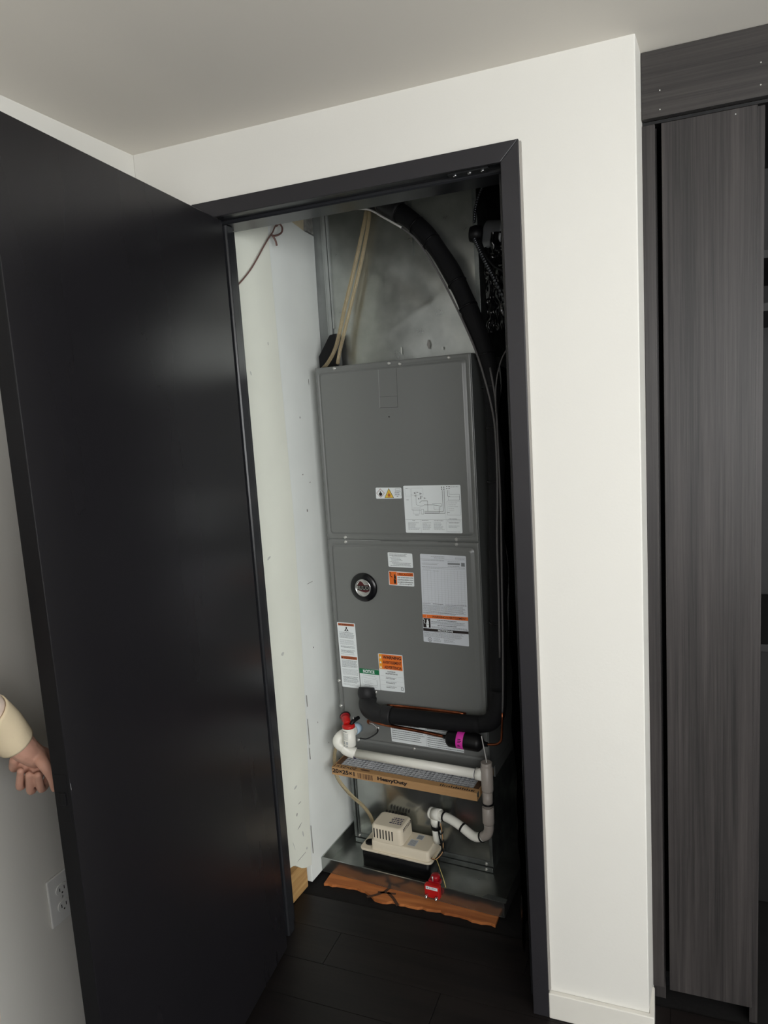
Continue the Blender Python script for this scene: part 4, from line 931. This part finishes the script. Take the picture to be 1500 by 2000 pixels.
# ------------------------------------------------------------------ dark upper right corner of the closet
ed = thing('exhaust_duct', 'short round metal duct collar in the dark upper right of the closet', 'duct', (.60, .14, 1.98), CLO)
MB().spin((.560, .125, 2.040), (1, 0, -.12), [(0, .046), (.003, .050), (.05, .050), (.052, .053), (.058, .053), (.06, .050), (.16, .050)], 32).build('collar', 'collarmetal', ed)
MB().tube([(.530, .060, 2.044), (.545, .062, 2.042), (.560, .070, 2.040)], [.021, .026, .024], 16, k=3).build('cable_bushing', 'black', ed)
def foil(a, b):
    t = a*2*PI; n1 = noise.noise(Vector((math.cos(t)*3, math.sin(t)*3, b*5))); r = .060+.010*n1
    return (.668+.10*b, .125+r*math.cos(t), 2.036-.12*.1*b+r*math.sin(t))
MB().grid(foil, 60, 40).build('foil_wrap', 'blackgloss', ed)
def crink(a, b):
    s = .560+.12*a; h = 1.76+.28*b
    return (s, .03+.10*(1-a)*.6+.022*noise.noise(Vector((a*5, b*7, 2)))+.008*noise.noise(Vector((a*11, b*15, 5))), h)
pw = MB().grid(crink, 36, 60); pw.grid(lambda a, b: tuple(Vector(crink(a, b))+Vector((.002, .004, 0))), 36, 60)
tag(pw.build('black_plastic_wrap', 'blackgloss', frame=CLO), 'crumpled shiny black plastic beside the duct at upper right', 'plastic wrap')
def ribbed(pts, r): 
    P = catmull(pts, 26); n = len(P)
    return MB().tube(P, [r*(1+.16*(1 if i % 4 < 2 else -1)) for i in range(n)], 12)
tag(ribbed([(.589, .07, 2.189), (.562, .078, 2.164), (.545, .078, 2.123), (.540, .070, 2.078)], .0045).build('armoured_cable', 'armor', frame=CLO), 'ribbed metal cable curving above the round duct collar', 'cable')
tag(ribbed([(.548, .044, 2.025), (.566, .034, 1.987), (.590, .022, 1.94), (.615, .012, 1.892), (.652, -.006, 1.82)], .0058).build('armoured_cable', 'armor', frame=CLO), 'ribbed metal cable running down right below the duct collar', 'cable')
tag(MB().tube([(.562, .040, 2.022), (.580, .030, 1.98), (.612, .012, 1.937), (.66, -.008, 1.905)], .005, 12, k=6).build('black_cable', 'black', frame=CLO), 'smooth black cable above the lower ribbed metal cable', 'cable')
def sheet2(a, b):
    y = .16+.56*a; h = .02+1.62*b
    return (.690-.05*a-.018*abs(noise.noise(Vector((a*3, b*6, 1))))-.010*noise.noise(Vector((a*8, b*17, 4))), y, h)
pw = MB().grid(sheet2, 30, 90); pw.grid(lambda a, b: tuple(Vector(sheet2(a, b))+Vector((.003, 0, 0))), 30, 90)
tag(pw.build('black_plastic_sheet', 'blackgloss'), 'wrinkled black plastic sheet hanging in the dark right side of the closet', 'plastic sheet')

# ================================================================== WARDROBE
wd = thing('wardrobe', 'tall dark wood grain built-in wardrobe right of the white wall', 'wardrobe', (1.6, .4, 0))
y0 = .090
box((XR+.0085, y0, 2.122), (2.28, y0+.018, H-.001)).build('fascia_board', 'oakh', wd, bevel=.001)
box((XR+.0085, y0+.008, .062), (1.0565, y0+.026, 2.112)).build('filler_strip', 'oakv', wd, bevel=.001)
wdoor = box((1.0690, y0+.004, .062), (1.2520, y0+.022, 2.110)); wdoor.build('wardrobe_door', 'oakv', wd, bevel=.0012)
bpy.data.objects['wardrobe_door']['label'] = 'narrow upright wood grain door'
box((1.2500, y0+.030, 0), (1.2680, .60, 2.115)).build('side_panel', 'oakv', wd, bevel=.001)
box((XR+.0085, y0+.045, 0), (1.0600, .60, 2.115)).build('side_panel', 'oakv', wd, bevel=.001)
box((2.26, y0+.03, 0), (2.278, .60, 2.115)).build('side_panel', 'oakv', wd)
box((XR+.0085, .60, 0), (2.278, .615, 2.2)).build('back_panel', 'oakd', wd)
for z in (1.822, 1.712, .95): box((1.2682, y0+.05, z-.008), (2.2598, .599, z+.010)).build('shelf', 'oakd', wd, bevel=.001)
box((XR+.0095, y0+.0185, 2.1152), (2.278, .60, 2.1215)).build('top_panel', 'oakd', wd)
box((1.0605, y0+.09, .0), (1.2498, y0+.105, .06)).build('toe_kick', 'black', wd)
box((1.0605, y0+.045, .0625), (1.2498, .599, .080)).build('bottom_panel', 'oakd', wd)
fs = MB().spin((0, 0, 0), (0, -1, 0), [(0, .0014), (.0004, .0013), (.0005, .0005)], 8); o1 = None
for x_, z_, yy_ in ((1.067, 2.174, y0), (1.067, 2.136, y0), (1.256, 2.186, y0), (1.256, 2.144, y0), (1.211, 2.099, y0+.004)):
    if o1 is None: o1 = fs.build('screw_hole', 'screw', wd); o1.location = Vector((x_, yy_, z_))-Vector(wd['base'])
    else: dup(o1, Vector((x_, yy_, z_))-Vector(wd['base']))

# ================================================================== WALL OUTLET (left wall)
ol = thing('wall_outlet', 'white wall outlet low on the left wall behind the open door', 'outlet', (XL, -.528, .43))
box((XL+.0004, -.5635, .4340), (XL+.0065, -.4925, .5490)).build('cover_plate', 'plate', ol, bevel=.0025)
for z in (.4715, .5115):
    rc = MB().prism([(-.528+.0165*math.cos(t)*1.0, z+.0140*max(-.86, min(.86, math.sin(t)))) for t in [2*PI*i/24 for i in range(24)]], lambda a, b, t: (t, a, b), XL+.0062, XL+.0085).build('receptacle', 'plate', ol, bevel=.0006)
    sl2 = MB()
    for yy_ in (-.5345, -.5215): sl2.box((XL+.0083, yy_-.001, z-.0035), (XL+.0088, yy_+.001, z+.0045))
    sl2.box((XL+.0083, -.5300, z-.0105), (XL+.0088, -.5262, z-.0070)); sl2.build('socket_slots', 'slot', rc)
MB().spin((XL+.0062, -.528, .4915), (1, 0, 0), [(0, .003), (.001, .003), (.0014, .0015)], 12).build('plate_screw', 'screw', ol)

# ================================================================== PERSON holding the outer door knob
HS = Vector((.0310, -.0245, .0155))                # bring the hand onto the knob
def hp(p): return tuple(Vector(p)+HS)
pe = thing('person', 'person in a cream sweatshirt holding the outer knob of the black door', 'person', (.16, -1.22, 0))
def capsule(mb, pts, rr, k=4, n=14):
    P = catmull(pts, k); N = len(P); R = []
    for i in range(N):
        q = i/(N-1)*(len(rr)-1); a = min(int(q), len(rr)-2); R.append(rr[a]*(1-(q-a))+rr[a+1]*(q-a))
    mb.tube(P, R, n); mb.ball(P[0], R[0]*.995, 0, 8); mb.ball(P[-1], R[-1]*.995, 0, 8)
def remeshed(mb, name, m, vox, parent, smooth=3):
    me = bpy.data.meshes.new('tmp'); me.from_pydata(mb.v, [], mb.f)
    o = bpy.data.objects.new('tmp', me); COL.objects.link(o)
    r = o.modifiers.new('r', 'REMESH'); r.mode = 'VOXEL'; r.voxel_size = vox
    s = o.modifiers.new('s', 'SMOOTH'); s.factor = .5; s.iterations = smooth
    dg = bpy.context.evaluated_depsgraph_get(); me2 = bpy.data.meshes.new_from_object(o.evaluated_get(dg))
    bpy.data.objects.remove(o); me2.name = name
    me2.polygons.foreach_set('use_smooth', [True]*len(me2.polygons)); me2.materials.clear(); me2.materials.append(M[m])
    q = bpy.data.objects.new(name, me2); COL.objects.link(q); q.parent = parent
    if 'base' in parent: q.location = -Vector(parent['base'])
    return q
bdy = MB()
PX, PY = .165, -1.22                               # where the person stands
# left hand and arm (the one in the photograph)
capsule(bdy, [(-.020, -1.14, 1.335), (-.045, -1.03, 1.20), (-.030, -.900, 1.160)], [.047, .043, .036])
capsule(bdy, [(-.030, -.900, 1.160), hp((-.066, -.80, 1.095)), hp((-.070, -.724, .989)), hp((-.062, -.704, .954))], [.037, .036, .027, .0240])
capsule(bdy, [hp((-.062, -.704, .954)), hp((-.060, -.688, .934)), hp((-.066, -.668, .920))], [.0235, .0215, .019])
bdy.ball(hp((-.074, -.672, .903)), .0205, 0, 10); bdy.ball(hp((-.092, -.680, .910)), .0185, 0, 10)
for tgt, r_ in (((-.074, -.642, .906), .0125), ((-.090, -.642, .908), .0125), ((-.100, -.650, .914), .0120), ((-.102, -.662, .921), .0115), ((-.052, -.672, .914), .0130)):
    capsule(bdy, [hp((-.063, -.694, .940)), hp(tgt)], [.0175, r_], 1)
for pts, rr in (([(-.074, -.642, .906), (-.086, -.640, .864), (-.0715, -.672, .857), (-.0510, -.693, .899)], [.0086, .0080, .0077, .0066]),
                ([(-.090, -.642, .908), (-.108, -.645, .860), (-.0895, -.681, .855), (-.0630, -.702, .903)], [.0086, .0080, .0077, .0066]),
                ([(-.101, -.650, .914), (-.122, -.655, .868), (-.1055, -.690, .866), (-.0770, -.707, .911)], [.0084, .0078, .0074, .0064]),
                ([(-.104, -.662, .921), (-.122, -.672, .900), (-.1120, -.692, .905), (-.0900, -.706, .930)], [.0088, .0085, .0085, .0090]),
                ([(-.055, -.686, .936), (-.030, -.696, .925), (-.022, -.690, .900), (-.026, -.682, .870)], [.0150, .0110, .0088, .0072])):
    capsule(bdy, [hp(q) for q in pts], rr, 5, 12)
# trunk, head, neck, other arm, legs
capsule(bdy, [(PX, PY, .93), (PX, PY, 1.10), (PX, PY+.01, 1.25), (PX, PY, 1.37)], [.125, .112, .125, .085])
capsule(bdy, [(PX-.16, PY, 1.365), (PX, PY, 1.39), (PX+.16, PY, 1.365)], [.048, .06, .048])
capsule(bdy, [(PX, PY, 1.39), (PX, PY+.018, 1.49)], [.052, .050])
bdy.ball((PX, PY+.035, 1.585), .082, 0, 12, (.90, 1.08, 1.32)); bdy.ball((PX, PY+.058, 1.535), .056, 0, 10, (.95, 1, .95))
capsule(bdy, [(PX, PY+.122, 1.60), (PX, PY+.138, 1.572), (PX, PY+.120, 1.562)], [.007, .011, .010])
for sx in (-1, 1): bdy.ball((PX+sx*.075, PY+.03, 1.58), .022, 0, 8, (.35, .7, 1.2))
capsule(bdy, [(PX+.185, PY, 1.345), (PX+.215, PY-.02, 1.12), (PX+.205, PY+.05, .90)], [.045, .037, .025])
capsule(bdy, [(PX+.205, PY+.05, .90), (PX+.200, PY+.068, .83)], [.024, .026])
for i in range(4): capsule(bdy, [(PX+.200, PY+.042+.017*i, .825), (PX+.198, PY+.046+.018*i, .785), (PX+.190, PY+.046+.018*i, .752)], [.0095, .0088, .0072], 4, 10)
capsule(bdy, [(PX+.195, PY+.09, .86), (PX+.188, PY+.118, .825), (PX+.184, PY+.122, .795)], [.012, .010, .0078], 4, 10)
for sx in (-1, 1):
    capsule(bdy, [(PX+sx*.085, PY, .92), (PX+sx*.095, PY+.015, .50), (PX+sx*.098, PY-.01, .09)], [.085, .055, .040])
    capsule(bdy, [(PX+sx*.098, PY-.02, .05), (PX+sx*.105, PY+.13, .035)], [.036, .030])
body = remeshed(bdy, 'body', 'skin', .0023, pe, 2)
cl = MB()
capsule(cl, [(PX, PY, .96), (PX, PY, 1.10), (PX, PY+.01, 1.25), (PX, PY, 1.36)], [.158, .146, .148, .105], 4, 20)
capsule(cl, [(PX-.155, PY, 1.36), (PX, PY, 1.385), (PX+.155, PY, 1.36)], [.065, .075, .065])
capsule(cl, [(-.005, -1.155, 1.335), (-.045, -1.03, 1.20), (-.034, -.905, 1.163)], [.064, .060, .053])
capsule(cl, [(PX+.175, PY, 1.35), (PX+.215, PY-.02, 1.12), (PX+.206, PY+.045, .92)], [.062, .054, .036])
remeshed(cl, 'sweatshirt', 'hood', .008, pe, 4)
E1 = (-.034, -.905, 1.163); c0 = hp((-.066, -.80, 1.095)); c1 = hp((-.0700, -.742, 1.015)); c2_ = hp((-.0665, -.716, .972))
MB().tube([E1, tuple((Vector(E1)+Vector(c0))/2+Vector((0, 0, .004))), c0, tuple(Vector(c0)*.35+Vector(c1)*.65)], [.053, .048, .043, .0345], 22, k=5).build('sleeve', 'hood', pe)
cu_ = MB().tube([tuple((Vector(c0)+Vector(c1))/2+Vector((0, .004, -.006))), c1, tuple((Vector(c1)+Vector(c2_))/2), c2_], [.0395, .0385, .036, .0325], 26, k=6, caps=False); co_ = cu_.build('cuff', 'sleeve', pe)
sd = co_.modifiers.new('solid', 'SOLIDIFY'); sd.thickness = .003; sd.offset = -1
tr = MB()
for sx in (-1, 1): capsule(tr, [(PX+sx*.080, PY, .93), (PX+sx*.095, PY+.015, .50), (PX+sx*.098, PY-.01, .10)], [.102, .075, .062], 5, 18)
capsule(tr, [(PX-.04, PY, .96), (PX+.04, PY, .96)], [.125, .125])
remeshed(tr, 'trousers', 'denim', .010, pe, 4)
for sx in (-1, 1):
    sh = MB(); capsule(sh, [(PX+sx*.098, PY-.05, .048), (PX+sx*.100, PY+.05, .050), (PX+sx*.108, PY+.15, .040)], [.044, .046, .036], 5, 16)
    sh.box((PX+sx*.102-.045, PY-.09, .002), (PX+sx*.102+.045, PY+.17, .028))
    remeshed(sh, 'shoe', 'shoe', .007, pe, 4)
hr = MB(); hr.ball((PX, PY+.018, 1.615), .092, 0, 12, (.95, 1.08, 1.12)); capsule(hr, [(PX, PY-.05, 1.60), (PX, PY-.06, 1.48), (PX, PY-.055, 1.36)], [.075, .070, .045])
hob = remeshed(hr, 'hair', 'hair', .008, pe, 3)
for v in hob.data.vertices:
    if v.co.y > PY+.085 and v.co.z < 1.655: v.co.y = PY+.060
for sx in (-1, 1):
    e = MB().ball((PX+sx*.031, PY+.106, 1.592), .0125, 0, 10).build('eye', 'eye', pe); MB().ball((PX+sx*.031, PY+.1165, 1.592), .0050, 0, 8).build('iris', 'iris', e)
    MB().tube([(PX+sx*.048, PY+.106, 1.612), (PX+sx*.032, PY+.117, 1.618), (PX+sx*.015, PY+.120, 1.613)], [.002, .0035, .003], 8, k=4).build('eyebrow', 'hair', pe)
MB().tube([(PX-.022, PY+.112, 1.531), (PX, PY+.121, 1.529), (PX+.022, PY+.112, 1.531)], [.002, .0055, .002], 10, k=5).build('mouth', 'lip', pe)

for o in BASES:
    if 'base' in o: del o['base']
